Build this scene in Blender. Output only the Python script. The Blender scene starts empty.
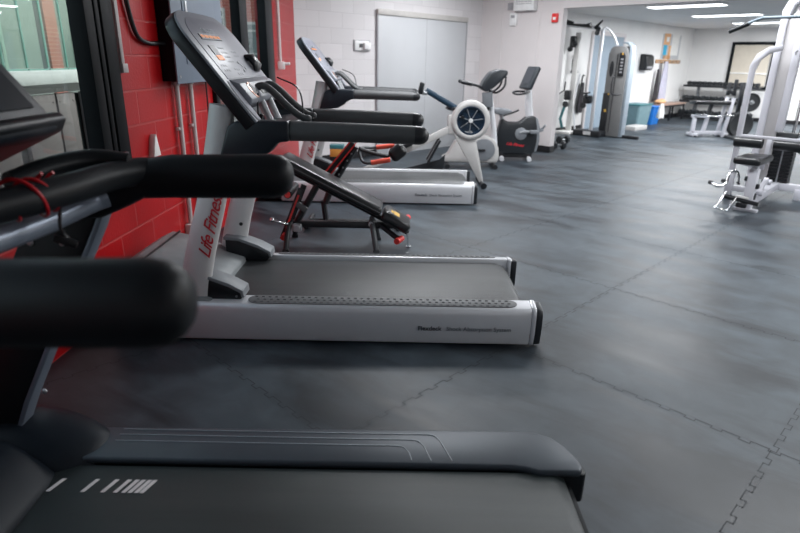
import bpy, bmesh, math, random
from mathutils import Vector, Matrix, Euler
random.seed(7)
sc = bpy.context.scene
COL = sc.collection
rad = math.radians
S45, C45 = math.sin(rad(44.5)), math.cos(rad(44.5))
GR = rad(-44.5)                     # turn of everything that follows the far wall

# ------------------------------------------------------------------ materials
def nodes(name):
    m = bpy.data.materials.new(name); m.use_nodes = True
    nt = m.node_tree; b = nt.nodes['Principled BSDF']
    return m, nt, b
def mat(name, col, rough=.5, metal=0., vary=.06, scale=12., bump=0., bscale=200., coat=0., spec=.5, stretch=None):
    m, nt, b = nodes(name)
    tc = nt.nodes.new('ShaderNodeTexCoord'); mp = nt.nodes.new('ShaderNodeMapping')
    nt.links.new(tc.outputs['Object'], mp.inputs[0])
    if stretch: mp.inputs['Scale'].default_value = stretch
    n = nt.nodes.new('ShaderNodeTexNoise'); n.inputs['Scale'].default_value = scale; n.inputs['Detail'].default_value = 4
    nt.links.new(mp.outputs[0], n.inputs[0])
    r = nt.nodes.new('ShaderNodeValToRGB')
    c = Vector(col)
    r.color_ramp.elements[0].position = .3; r.color_ramp.elements[1].position = .7
    r.color_ramp.elements[0].color = (*(c*(1-vary)), 1); r.color_ramp.elements[1].color = (*(c*(1+vary)), 1)
    nt.links.new(n.outputs[0], r.inputs[0]); nt.links.new(r.outputs[0], b.inputs['Base Color'])
    b.inputs['Roughness'].default_value = rough; b.inputs['Metallic'].default_value = metal
    b.inputs['Coat Weight'].default_value = coat
    b.inputs['Specular IOR Level'].default_value = spec
    if bump:
        n2 = nt.nodes.new('ShaderNodeTexNoise'); n2.inputs['Scale'].default_value = bscale
        nt.links.new(tc.outputs['Object'], n2.inputs[0])
        bp = nt.nodes.new('ShaderNodeBump'); bp.inputs['Strength'].default_value = bump; bp.inputs['Distance'].default_value = .002
        nt.links.new(n2.outputs[0], bp.inputs['Height']); nt.links.new(bp.outputs[0], b.inputs['Normal'])
    return m
def emit(name, col, s):
    m, nt, b = nodes(name)
    b.inputs['Base Color'].default_value = (*col, 1)
    b.inputs['Emission Color'].default_value = (*col, 1); b.inputs['Emission Strength'].default_value = s
    return m
def glass(name, tint=(1, 1, 1), rough=0., spec=1.):
    m, nt, b = nodes(name)
    nt.nodes.remove(b)
    out = nt.nodes['Material Output']
    g = nt.nodes.new('ShaderNodeBsdfGlossy'); g.inputs['Roughness'].default_value = rough
    t = nt.nodes.new('ShaderNodeBsdfTransparent'); t.inputs[0].default_value = (*tint, 1)
    f = nt.nodes.new('ShaderNodeFresnel'); f.inputs[0].default_value = 1.45
    mx = nt.nodes.new('ShaderNodeMixShader')
    ge = nt.nodes.new('ShaderNodeNewGeometry'); iv = nt.nodes.new('ShaderNodeMath'); iv.operation = 'SUBTRACT'; iv.inputs[0].default_value = 1
    mu = nt.nodes.new('ShaderNodeMath'); mu.operation = 'MULTIPLY'
    nt.links.new(ge.outputs['Backfacing'], iv.inputs[1]); nt.links.new(iv.outputs[0], mu.inputs[0]); nt.links.new(f.outputs[0], mu.inputs[1])
    nt.links.new(mu.outputs[0], mx.inputs[0]); nt.links.new(t.outputs[0], mx.inputs[1]); nt.links.new(g.outputs[0], mx.inputs[2])
    nt.links.new(mx.outputs[0], out.inputs[0])
    return m
def block_mat(name, col, joint, axis_rot=0., bw=.4, bh=.2, rough=.5, coat=0., vary=.05, spec=.5, mort=.012, bstr=.6, zoff=0.):
    """painted concrete block wall; the pattern runs along the wall (object X after turning) and up Z"""
    m, nt, b = nodes(name)
    tc = nt.nodes.new('ShaderNodeTexCoord')
    sep = nt.nodes.new('ShaderNodeSeparateXYZ'); cmb = nt.nodes.new('ShaderNodeCombineXYZ')
    nt.links.new(tc.outputs['Object'], sep.inputs[0])
    nt.links.new(sep.outputs[0], cmb.inputs[0])
    ad = nt.nodes.new('ShaderNodeMath'); ad.operation = 'ADD'; ad.inputs[1].default_value = zoff
    nt.links.new(sep.outputs[2], ad.inputs[0]); nt.links.new(ad.outputs[0], cmb.inputs[1])
    br = nt.nodes.new('ShaderNodeTexBrick')
    br.inputs['Scale'].default_value = 1.; br.inputs['Brick Width'].default_value = bw; br.inputs['Row Height'].default_value = bh
    br.inputs['Mortar Size'].default_value = mort*.5; br.inputs['Mortar Smooth'].default_value = .3
    c = Vector(col)
    br.inputs['Color1'].default_value = (*(c*(1-vary)), 1); br.inputs['Color2'].default_value = (*(c*(1+vary)), 1)
    br.inputs['Mortar'].default_value = (*joint, 1)
    nt.links.new(cmb.outputs[0], br.inputs[0])
    nt.links.new(br.outputs['Color'], b.inputs['Base Color'])
    n2 = nt.nodes.new('ShaderNodeTexNoise'); n2.inputs['Scale'].default_value = 60; n2.inputs['Detail'].default_value = 5
    nt.links.new(tc.outputs['Object'], n2.inputs[0])
    ma = nt.nodes.new('ShaderNodeMath'); ma.operation = 'MULTIPLY_ADD'; ma.inputs[1].default_value = -3.; 
    nt.links.new(br.outputs['Fac'], ma.inputs[0]); nt.links.new(n2.outputs[0], ma.inputs[2])
    bp = nt.nodes.new('ShaderNodeBump'); bp.inputs['Strength'].default_value = bstr; bp.inputs['Distance'].default_value = .002
    nt.links.new(ma.outputs[0], bp.inputs['Height']); nt.links.new(bp.outputs[0], b.inputs['Normal'])
    b.inputs['Roughness'].default_value = rough; b.inputs['Coat Weight'].default_value = coat; b.inputs['Coat Roughness'].default_value = .25
    b.inputs['Specular IOR Level'].default_value = spec
    return m
def rubber_floor():
    m, nt, b = nodes('rubber_mat_floor')
    tc = nt.nodes.new('ShaderNodeTexCoord')
    mp = nt.nodes.new('ShaderNodeMapping'); mp.vector_type = 'TEXTURE'
    mp.inputs['Rotation'].default_value = (0, 0, rad(-38)); mp.inputs['Scale'].default_value = (1.9, .62, 1)
    nt.links.new(tc.outputs['Object'], mp.inputs[0])
    n = nt.nodes.new('ShaderNodeTexNoise'); n.inputs['Scale'].default_value = 1.7; n.inputs['Detail'].default_value = 9
    n.inputs['Roughness'].default_value = .6; n.inputs['Distortion'].default_value = .5
    nt.links.new(mp.outputs[0], n.inputs[0])
    r = nt.nodes.new('ShaderNodeValToRGB'); e = r.color_ramp.elements
    e[0].position = .40; e[0].color = (.014, .020, .027, 1); e[1].position = .54; e[1].color = (.045, .060, .074, 1)
    x = e.new(.75); x.color = (.063, .080, .096, 1)
    nt.links.new(n.outputs[0], r.inputs[0])
    n3 = nt.nodes.new('ShaderNodeTexNoise'); n3.inputs['Scale'].default_value = 5.; n3.inputs['Detail'].default_value = 8; n3.inputs['Distortion'].default_value = .6
    nt.links.new(tc.outputs['Object'], n3.inputs[0])
    r3 = nt.nodes.new('ShaderNodeValToRGB'); e = r3.color_ramp.elements
    e[0].position = .33; e[0].color = (.76, .76, .76, 1); e[1].position = .68; e[1].color = (1.18, 1.18, 1.18, 1)
    nt.links.new(n3.outputs[0], r3.inputs[0])
    mul = nt.nodes.new('ShaderNodeMixRGB'); mul.blend_type = 'MULTIPLY'; mul.inputs[0].default_value = 1
    nt.links.new(r.outputs[0], mul.inputs[1]); nt.links.new(r3.outputs[0], mul.inputs[2])
    nt.links.new(mul.outputs[0], b.inputs['Base Color'])
    rr = nt.nodes.new('ShaderNodeMapRange'); rr.inputs[1].default_value = .3; rr.inputs[2].default_value = .7
    rr.inputs[3].default_value = .38; rr.inputs[4].default_value = .55
    nt.links.new(n.outputs[0], rr.inputs[0]); nt.links.new(rr.outputs[0], b.inputs['Roughness'])
    n4 = nt.nodes.new('ShaderNodeTexNoise'); n4.inputs['Scale'].default_value = 260; nt.links.new(tc.outputs['Object'], n4.inputs[0])
    bp = nt.nodes.new('ShaderNodeBump'); bp.inputs['Strength'].default_value = .25; bp.inputs['Distance'].default_value = .001
    nt.links.new(n4.outputs[0], bp.inputs['Height']); nt.links.new(bp.outputs[0], b.inputs['Normal'])
    return m

M = {}
M['floor'] = rubber_floor()
M['seam'] = mat('mat_seam_dark', (.030, .034, .040), .7)
M['red_block'] = block_mat('red_painted_block', (.45, .005, .008), (.50, .06, .06), rough=.34, spec=.42, coat=.0, mort=.014, bstr=.7)
M['white_block'] = block_mat('white_painted_block', (.68, .655, .665), (.60, .575, .585), rough=.5, mort=.01, bstr=.35)
M['white_wall'] = mat('white_painted_wall', (.66, .62, .62), .55, vary=.03, scale=2)
M['far_wall'] = mat('far_room_wall', (.78, .77, .76), .6, vary=.04, scale=1.3)
M['ceiling'] = mat('ceiling_paint', (.78, .77, .76), .8, vary=.03, scale=3)
M['black_frame'] = mat('black_frame_paint', (.006, .008, .010), .45, spec=.16)
M['baseboard'] = mat('black_vinyl', (.012, .012, .014), .4)
M['glass'] = glass('window_glass', (.86, .92, .91))
M['plexi'] = glass('green_edged_glass', (.80, .90, .87))
M['plexi_edge'] = mat('green_glass_edge', (.14, .34, .29), .2)
M['silver'] = mat('silver_paint', (.74, .75, .78), .36, metal=.25, vary=.02, coat=.2)
M['silver2'] = mat('silver_upright_paint', (.70, .69, .69), .42, metal=.15, vary=.02)
M['chrome'] = mat('chrome', (.75, .76, .78), .14, metal=1., vary=.02)
M['steel'] = mat('brushed_steel', (.5, .51, .53), .35, metal=.9, vary=.05)
M['dkplastic'] = mat('dark_blue_black_plastic', (.012, .017, .025), .38, vary=.1, bump=.2, bscale=500)
M['blkplastic'] = mat('black_plastic', (.010, .012, .015), .35, vary=.1)
M['grip'] = mat('dark_grey_rubber_grip', (.085, .088, .092), .55, vary=.06, bump=.2, bscale=700)
M['capgrip'] = mat('black_grip_cap', (.022, .024, .028), .4)
M['console'] = mat('console_grey', (.27, .285, .32), .42, vary=.04)
M['console_in'] = mat('console_inner_grey', (.225, .23, .275), .4, vary=.05)
M['console_rim'] = mat('console_rim_grey', (.27, .28, .32), .4, vary=.04)
M['hood'] = mat('hood_grey', (.23, .25, .26), .5, vary=.16, scale=6, bump=.25, bscale=300)
M['boot_top'] = mat('boot_light_grey', (.20, .215, .23), .5)
M['belt'] = mat('treadmill_belt', (.052, .056, .058), .42, vary=.14, scale=3, bump=.35, bscale=900, stretch=(.4, 9, 1))
M['belt1'] = mat('worn_treadmill_belt', (.030, .038, .039), .40, vary=.14, scale=3, bump=.3, bscale=900, stretch=(.4, 9, 1))
M['pad'] = mat('foot_pad_grey', (.15, .155, .16), .55, vary=.08)
M['dot'] = mat('foot_pad_dot', (.105, .11, .115), .6)
M['endcap'] = mat('end_cap_dark', (.022, .025, .03), .4)
M['red_ink'] = mat('red_lettering', (.52, .018, .030), .5)
M['dark_ink'] = mat('dark_lettering', (.05, .055, .07), .5)
M['grey_ink'] = mat('grey_lettering', (.13, .14, .16), .5)
M['pale_ink'] = mat('pale_lettering', (.42, .45, .5), .5)
M['led'] = emit('amber_led', (.9, .32, .10), .22)
M['lcd'] = mat('lcd_grey', (.045, .05, .06), .4)
M['btn'] = mat('console_button', (.30, .31, .35), .5)
M['btn_w'] = mat('console_button_pale', (.42, .44, .47), .5)
M['speaker'] = mat('speaker_grey', (.36, .37, .42), .7)
M['copper'] = mat('copper_cup_ring', (.55, .30, .22), .3, metal=.6)
M['t1_black'] = mat('satin_black_metal', (.008, .010, .0125), .40, vary=.08, spec=.3)
M['t1_pad'] = mat('black_foam_handle', (.007, .009, .012), .45, vary=.08, spec=.35, bump=.15, bscale=400)
M['t1_rail'] = mat('blue_grey_rail', (.055, .068, .084), .42, metal=.2, vary=.05)
M['t1_rail_hi'] = mat('rail_ridge_highlight', (.22, .25, .28), .4)  # highlight along the raised rail lines, put into their colour
M['t1_edge'] = mat('blue_grey_edge', (.16, .19, .24), .4, metal=.2)
M['t1_silver'] = mat('blue_silver_tube', (.26, .30, .37), .34, metal=.35, vary=.04)
M['t1_console'] = mat('navy_black_console', (.007, .011, .017), .45, spec=.25, vary=.1)
M['stripe'] = mat('pale_belt_stripe', (.80, .74, .74), .6)
M['red_cord'] = mat('red_rubber_cord', (.62, .012, .022), .35)
M['blk_cord'] = mat('black_cord', (.010, .010, .012), .4)
M['leather'] = mat('black_vinyl_upholstery', (.012, .013, .015), .28, vary=.1, bump=.25, bscale=120)
M['blk_steel'] = mat('black_powder_steel', (.014, .015, .018), .42, vary=.1)
M['grey_steel'] = mat('grey_powder_steel', (.08, .085, .09), .42)
M['red_trim'] = mat('red_plastic_trim', (.68, .035, .03), .38)
M['orange_grip'] = mat('coral_red_grip', (.78, .10, .06), .45)
M['yellow_logo'] = mat('yellow_print', (.65, .38, .06), .5)
M['white_steel'] = mat('white_powder_steel', (.60, .60, .65), .38, vary=.02)
M['white_panel'] = mat('white_shroud', (.46, .445, .45), .5, vary=.02)
M['bike_console'] = mat('bike_console_dark', (.030, .036, .043), .35)
M['cream'] = mat('light_grey_plastic', (.52, .51, .50), .42, vary=.03)
M['fan_blue'] = mat('navy_fan_grille', (.008, .024, .050), .35)
M['rower_blue'] = mat('petrol_blue_arm', (.012, .036, .065), .4)
M['bike_black'] = mat('bike_charcoal', (.011, .014, .018), .4)
M['bike_grey'] = mat('bike_grey', (.20, .215, .235), .42)
M['plate'] = mat('black_rubber_plate', (.022, .024, .027), .55)
M['db'] = mat('black_dumbbell', (.014, .017, .02), .4)
M['door_grey'] = mat('pale_grey_door', (.50, .51, .53), .42, vary=.02, scale=3)
M['door_trim'] = mat('beige_door_header', (.50, .48, .46), .5)
M['door_blue'] = mat('blue_grey_door', (.28, .35, .42), .5, vary=.03)
M['shroud'] = mat('grey_tower_shroud', (.20, .20, .20), .5, vary=.04)
M['shroud_l'] = mat('pale_tower_edge', (.30, .35, .40), .4)
M['wood'] = mat('bench_wood', (.36, .24, .19), .5, vary=.15, stretch=(1, 12, 1))
M['hookwood'] = mat('hook_board_wood', (.48, .28, .14), .5)
M['bluebin'] = mat('blue_bin_plastic', (.01, .16, .55), .4)
M['greybin'] = mat('grey_teal_bin', (.16, .26, .29), .45)
M['paper'] = mat('white_paper', (.80, .79, .77), .7)
M['orangepaper'] = mat('orange_paper', (.72, .40, .20), .7)
M['cyanpaper'] = mat('cyan_paper', (.04, .38, .60), .7)
M['towel'] = mat('lavender_towel', (.46, .45, .54), .9, vary=.14, scale=25)
M['darkcloth'] = mat('dark_cloth', (.03, .026, .03), .9)
M['panelbox'] = mat('blue_grey_enamel', (.19, .23, .29), .45, vary=.03)
M['conduit'] = mat('pale_conduit', (.58, .52, .51), .4)
M['redplastic'] = mat('alarm_red', (.72, .02, .02), .4)
M['whiteplastic'] = mat('white_plastic', (.80, .80, .80), .4)
M['greyplastic'] = mat('grey_plastic', (.35, .35, .37), .4)
M['mirror'] = mat('warm_panel_glass', (.62, .56, .47), .35, vary=.03)
M['tube'] = emit('fluorescent_diffuser', (.93, .97, 1.), 3.2)
M['barrier'] = mat('pink_grey_panel', (.125, .108, .11), .5, vary=.05, scale=4)
M['barrier_w'] = mat('white_sill', (.50, .54, .53), .5)
M['barrier_d'] = mat('dark_rail', (.03, .035, .035), .5)
M['outside'] = mat('pale_green_grey_render', (.20, .235, .22), .8, vary=.12, scale=1.2)
M['outbrick'] = block_mat('outside_red_brick', (.42, .12, .09), (.50, .30, .26), bw=.22, bh=.075, rough=.8, mort=.012)
M['outglass'] = mat('outside_pane', (.22, .26, .26), .15)
M['outframe'] = mat('outside_pale_frame', (.52, .53, .50), .6)
M['asphalt'] = mat('outside_ground', (.2, .2, .2), .9)
M['tank'] = mat('teal_bottle', (.04, .17, .19), .4)
M['bluefoam'] = mat('blue_foam', (.02, .26, .60), .6)
M['amber'] = mat('amber_box', (.60, .25, .05), .5)

# ------------------------------------------------------------------ mesh builder
class MB:
    def __init__(s): s.v = []; s.f = []; s.m = []; s.mats = []
    def mi(s, m):
        if m is None: m = s.mats[0] if s.mats else None
        if m not in s.mats: s.mats.append(m)
        return s.mats.index(m)
    def take(s, bm, mtx=None, m=0):
        k = len(s.v)
        bm.verts.ensure_lookup_table(); bm.verts.index_update()
        for v in bm.verts: s.v.append((mtx @ v.co) if mtx else v.co.copy())
        for f in bm.faces: s.f.append([k+v.index for v in f.verts]); s.m.append(m)
        bm.free(); return s
    def box(s, c, d, rot=(0, 0, 0), bev=0., m=0, seg=2, mtx=None):
        bm = bmesh.new(); bmesh.ops.create_cube(bm, size=1)
        bmesh.ops.scale(bm, vec=d, verts=bm.verts)
        if bev: bmesh.ops.bevel(bm, geom=bm.edges[:], offset=min(bev, min(d)*.49), segments=seg, affect='EDGES', profile=.5)
        t = Matrix.Translation(c) @ Euler(rot).to_matrix().to_4x4()
        return s.take(bm, (mtx @ t) if mtx else t, m)
    def prism(s, prof, a0, a1, axis='y', bev=0., m=0, seg=2, mtx=None):
        """profile points: axis y -> (x,z); axis x -> (y,z); axis z -> (x,y)"""
        bm = bmesh.new()
        def P(p, a): return {'y': (p[0], a, p[1]), 'x': (a, p[0], p[1]), 'z': (p[0], p[1], a)}[axis]
        lo = [bm.verts.new(P(p, a0)) for p in prof]; hi = [bm.verts.new(P(p, a1)) for p in prof]
        n = len(prof)
        bm.faces.new(lo); bm.faces.new(hi[::-1])
        for i in range(n): bm.faces.new((lo[i], hi[i], hi[(i+1) % n], lo[(i+1) % n]))
        bmesh.ops.recalc_face_normals(bm, faces=bm.faces)
        if bev:
            ed = [e for e in bm.edges if len(e.link_faces) == 2 and e.calc_face_angle(0) > .45]
            bmesh.ops.bevel(bm, geom=ed, offset=bev, segments=seg, affect='EDGES', profile=.5, clamp_overlap=True)
        return s.take(bm, mtx, m)
    def tube(s, pts, r, n=12, m=0, ry=None, up=None, cap=True, dome=False, mtx=None):
        """sweep; r number or list; ry = second radius along 'up'"""
        pts = [Vector(p) for p in pts]; N = len(pts)
        R = r if isinstance(r, (list, tuple)) else [r]*N
        RY = ry if isinstance(ry, (list, tuple)) else ([ry]*N if ry else R)
        if dome:
            d = (pts[-1]-pts[-2]).normalized(); k = R[-1]
            e = [(math.sin(a), math.cos(a)) for a in (.5, .95, 1.3, 1.5)]
            ex = [pts[-1]+d*(k*q[0]) for q in e]
            R = list(R)+[R[-1]*q[1] for q in e]; RY = list(RY)+[RY[-1]*q[1] for q in e]; pts = pts+ex; N = len(pts)
        tang = []
        for i in range(N):
            a = pts[max(0, i-1)]; b = pts[min(N-1, i+1)]; tang.append((b-a).normalized())
        u = Vector(up) if up else (Vector((0, 0, 1)) if abs(tang[0].z) < .9 else Vector((0, 1, 0)))
        k = len(s.v); pu = u
        for i in range(N):
            t = tang[i]; ref = u if up else pu
            y = ref - t*ref.dot(t)
            if y.length < 1e-4: y = t.orthogonal()
            y.normalize(); x = y.cross(t).normalized(); pu = y
            for j in range(n):
                a = 2*math.pi*j/n; p = pts[i]+x*(R[i]*math.cos(a))+y*(RY[i]*math.sin(a))
                s.v.append((mtx @ p) if mtx else p)
        for i in range(N-1):
            for j in range(n):
                a = k+i*n+j; b = k+i*n+(j+1) % n
                s.f.append([a, b, b+n, a+n]); s.m.append(m)
        if cap:
            s.f.append([k+j for j in range(n)][::-1]); s.m.append(m)
            s.f.append([k+(N-1)*n+j for j in range(n)]); s.m.append(m)
        return s
    def lathe(s, prof, c=(0, 0, 0), axis=(0, 0, 1), n=24, m=0, cap=True):
        """prof: (radius, height) from one end to the other"""
        q = Vector((0, 0, 1)).rotation_difference(Vector(axis).normalized()).to_matrix()
        k = len(s.v); c = Vector(c)
        for r, h in prof:
            for j in range(n):
                a = 2*math.pi*j/n; s.v.append(c+q @ Vector((max(r, 1e-5)*math.cos(a), max(r, 1e-5)*math.sin(a), h)))
        for i in range(len(prof)-1):
            for j in range(n):
                a = k+i*n+j; b = k+i*n+(j+1) % n
                s.f.append([a, b, b+n, a+n]); s.m.append(m)
        if cap:
            s.f.append([k+j for j in range(n)][::-1]); s.m.append(m)
            s.f.append([k+(len(prof)-1)*n+j for j in range(n)]); s.m.append(m)
        return s
    def cyl(s, a, b, r, n=16, m=0): return s.tube([a, b], r, n, m)
    def ell(s, c, d, m=0, rot=(0, 0, 0), seg=16):
        bm = bmesh.new(); bmesh.ops.create_uvsphere(bm, u_segments=seg, v_segments=max(8, seg*2//3), radius=1)
        bmesh.ops.scale(bm, vec=d, verts=bm.verts)
        return s.take(bm, Matrix.Translation(c) @ Euler(rot).to_matrix().to_4x4(), m)
    def loft(s, rings, m=0, cap=True):
        n = len(rings[0]); k = len(s.v)
        for r in rings:
            for p in r: s.v.append(Vector(p))
        for i in range(len(rings)-1):
            for j in range(n):
                a = k+i*n+j; b = k+i*n+(j+1) % n
                s.f.append([a, b, b+n, a+n]); s.m.append(m)
        if cap:
            s.f.append([k+j for j in range(n)][::-1]); s.m.append(m)
            s.f.append([k+(len(rings)-1)*n+j for j in range(n)]); s.m.append(m)
        return s
    def build(s, name, mats, parent=None, smooth=38, subsurf=0):
        me = bpy.data.meshes.new(name)
        me.from_pydata([tuple(v) for v in s.v], [], s.f)
        if not isinstance(mats, (list, tuple)): mats = [mats]
        for x in mats: me.materials.append(x)
        for p, i in zip(me.polygons, s.m): p.material_index = min(i, len(mats)-1)
        bm = bmesh.new(); bm.from_mesh(me); bmesh.ops.recalc_face_normals(bm, faces=bm.faces); bm.to_mesh(me); bm.free()
        if smooth:
            for p in me.polygons: p.use_smooth = True
            me.set_sharp_from_angle(angle=rad(smooth))
        o = bpy.data.objects.new(name, me); COL.objects.link(o)
        if parent: o.parent = parent
        if subsurf:
            md = o.modifiers.new('smooth', 'SUBSURF'); md.levels = subsurf; md.render_levels = subsurf
        return o
def spl(pts, n=6):
    """Catmull-Rom through points"""
    p = [Vector(q) for q in pts]; p = [p[0]*2-p[1]]+p+[p[-1]*2-p[-2]]; out = []
    for i in range(1, len(p)-2):
        for k in range(n):
            t = k/n
            out.append(.5*((2*p[i])+(p[i+1]-p[i-1])*t+(2*p[i-1]-5*p[i]+4*p[i+1]-p[i+2])*t*t+(3*p[i]-p[i-1]-3*p[i+1]+p[i+2])*t**3))
    out.append(p[-2]); return out
def tag(o, label=None, cat=None, group=None, kind=None):
    if label: o['label'] = label
    if cat: o['category'] = cat
    if group: o['group'] = group
    if kind: o['kind'] = kind
    return o
def thing(name, label, cat, loc=(0, 0, 0), rz=0., group=None):
    o = bpy.data.objects.new(name, None); COL.objects.link(o); o.location = loc; o.rotation_euler = (0, 0, rz)
    o.empty_display_size = .1
    return tag(o, label, cat, group)
def struct(name, mb, m, parent=None, loc=None, rz=0., smooth=0):
    o = mb.build(name, m, parent, smooth=smooth)
    if loc: o.location = loc
    o.rotation_euler = (0, 0, rz)
    if parent is None: o['kind'] = 'structure'
    return o
def copy_tree(o, parent=None):
    c = o.copy(); COL.objects.link(c)
    if parent: c.parent = parent
    for ch in list(o.children): copy_tree(ch, c)
    return c
def text(name, s, size, m, mtx, parent, depth=.0006, shear=0., bold=0., align='LEFT', space=1.):
    cu = bpy.data.curves.new(name, 'FONT'); cu.body = s; cu.size = size; cu.extrude = depth; cu.shear = shear; cu.offset = bold
    cu.align_x = align; cu.space_character = space
    t = bpy.data.objects.new(name, cu); me = bpy.data.meshes.new_from_object(t)
    me.transform(mtx); bpy.data.objects.remove(t)
    me.materials.clear(); me.materials.append(m)
    o = bpy.data.objects.new(name, me); COL.objects.link(o); o.parent = parent
    return o

# ------------------------------------------------------------------ the setting
WD = Vector((.0449, .999))          # the red wall runs this way, away from the camera
W0 = Vector((-1.42, 8.06))          # where it meets the white wall
CW = Vector((1.345, 10.87))         # inner corner of the white walls
PIL = Vector((2.446, 9.759))        # free end of the wall by the opening
FC = Vector((8.207, 17.736))        # far corner of the further room
B2 = Vector((S45, C45)); A2 = Vector((-C45, S45))
HM, HF, HB = 2.75, 2.39, 2.205
CW = PIL + A2*1.56
tlen = (CW.x-W0.x)/B2.x
WEST = CW - B2*tlen                  # close to W0
ZB = -2.5
def wallpt(t, off=0.): # point on the red wall, t metres before the white wall; off into the room
    return Vector((WEST.x-WD.x*t + off*WD.y, WEST.y-WD.y*t - off*WD.x))
RW = math.atan2(-WD.y, -WD.x)       # local x runs along the red wall towards the camera; local y points into the room
# outline of the floor
fin = wallpt((WEST.y-ZB)/WD.y)
RX = 8.2
s_r = (RX-PIL.x)/(-A2.x); RY0 = PIL.y - A2.y*s_r
q = FC - A2*8.2
k2 = (q.x-RX)/B2.x; RYQ = q.y - B2.y*k2
far_l = FC - B2*9.3
poly = [(fin.x-.0, ZB), (RX, ZB), (RX, min(RYQ, RY0)), (q.x, q.y), (FC.x, FC.y), (far_l.x, far_l.y), (CW.x, CW.y), (WEST.x, WEST.y)]
b = MB(); b.prism(poly, -.08, 0, 'z'); floor = struct('floor', b, M['floor'])
# interlocking seams of the mats
b = MB()
def seam(u0, u1, v, along_b, teeth=.105, dep=.019, w=.0042):
    pts = []; u = u0; k = 0
    while u < u1:
        h = dep/2 if k % 2 else -dep/2
        sg = .012*(1 if k % 2 else -1)
        pts += [(u-sg*.5, v+h), (u+teeth/2+sg*.5, v+h)]; u += teeth/2; k += 1
    for i in range(len(pts)-1):
        P, Q = Vector(pts[i]), Vector(pts[i+1]); d = Q-P
        if d.length < 1e-5: continue
        d.normalize(); nn = Vector((-d.y, d.x))*w/2; P = P-d*w/2; Q = Q+d*w/2
        qd = []
        for c in (P+nn, Q+nn, Q-nn, P-nn):
            bb, aa = (c.x, c.y) if along_b else (c.y, c.x)
            xy = B2*bb + A2*aa
            qd.append(Vector((xy.x, xy.y, .0006)))
        cen = sum(qd, Vector())/4
        lim = WEST.x-WD.x*((WEST.y-cen.y)/WD.y)
        if cen.x < lim+.03 or cen.y < .6 or cen.x > 7.5: continue
        k0 = len(b.v); b.v += qd; b.f.append([k0, k0+1, k0+2, k0+3]); b.m.append(0)
for k in range(-1, 8):
    seam(-5, 8, 1.18+1.185*k, False)
for k in range(-6, 6):
    seam(-1, 9.5, .28+1.22*k, True)
b.build('mat_seam', M['seam'], floor, smooth=0)
b = MB(); b.prism([(fin.x, ZB), (RX, ZB), (RX, RY0), (PIL.x, PIL.y), (CW.x, CW.y), (WEST.x, WEST.y)], HM, HM+.1, 'z'); struct('ceiling', b, M['ceiling'])
b = MB(); b.prism([(RX, RY0+.35), (q.x, q.y), (FC.x, FC.y), (far_l.x, far_l.y), (CW.x+.2, CW.y+.15), (PIL.x+.25, PIL.y+.2)], HF, HF+.1, 'z'); struct('ceiling_far', b, M['ceiling'])

def wall(name, p, d, length, h, m, thick=.15, openings=(), z0=0., side=-1):
    """wall whose room face lies on the line p + d*s; solid lies on the 'side' (local y)"""
    b = MB()
    y0, y1 = (0, thick*side) if side > 0 else (thick*side, 0)
    xs = sorted({0, length, *[o[0] for o in openings], *[o[1] for o in openings]})
    for x0, x1 in zip(xs, xs[1:]):
        op = [o for o in openings if o[0] <= x0+1e-6 and o[1] >= x1-1e-6]
        segs = [(z0, h)]
        for o in op:
            segs = [(z0, o[2]), (o[3], h)]
        for a, c in segs:
            if c-a > .01: b.box(((x0+x1)/2, (y0+y1)/2, (a+c)/2), (x1-x0, y1-y0, c-a))
    return struct(name, b, m, loc=(p.x, p.y, 0), rz=math.atan2(d.y, d.x))
# red wall: local x towards the camera, room on local +y
w1 = (4.62, 9.3, .70, HM-.05); w2 = (1.20, 3.12, .70, HM-.05)
RZ = math.atan2(-WD.y, -WD.x)
# local +y of that frame points to (WD.y,-WD.x) = into the room
wl = wall('wall_left', WEST, -WD, 11., HM, M['red_block'], .16, [w1, w2], side=-1)
wall('wall_back', WEST, B2, tlen, HM, M['white_block'], .15, side=1)
wall('wall_back_right', CW, -A2, 1.56, HM, M['white_wall'], .13, side=1)
# beam over the wide opening
b = MB(); b.box((4.1, .065, (HB+HM+.1)/2), (8.2, .13, HM+.1-HB)); struct('trim_1', b, M['white_wall'], loc=(PIL.x, PIL.y, 0), rz=GR)
wall('wall_far_left', FC, -B2, 9.3, HF, M['far_wall'], .12, side=-1)
wall('wall_far', FC, -A2, 8.2, HF, M['far_wall'], .12, side=1)
wall('wall_far_right', q, -B2, k2, HF, M['far_wall'], .12, side=-1) if False else wall('wall_far_right', Vector((RX, RYQ)), B2, k2, HF, M['far_wall'], .12, side=-1)
b = MB(); b.box((RX+.06, (ZB+RY0)/2, HM/2), (.12, RY0-ZB, HM)); struct('wall_right', b, M['white_wall'])
b = MB(); b.box(((fin.x+RX)/2, ZB-.06, HM/2), (RX-fin.x, .12, HM)); struct('wall_front', b, M['white_wall'])
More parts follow.
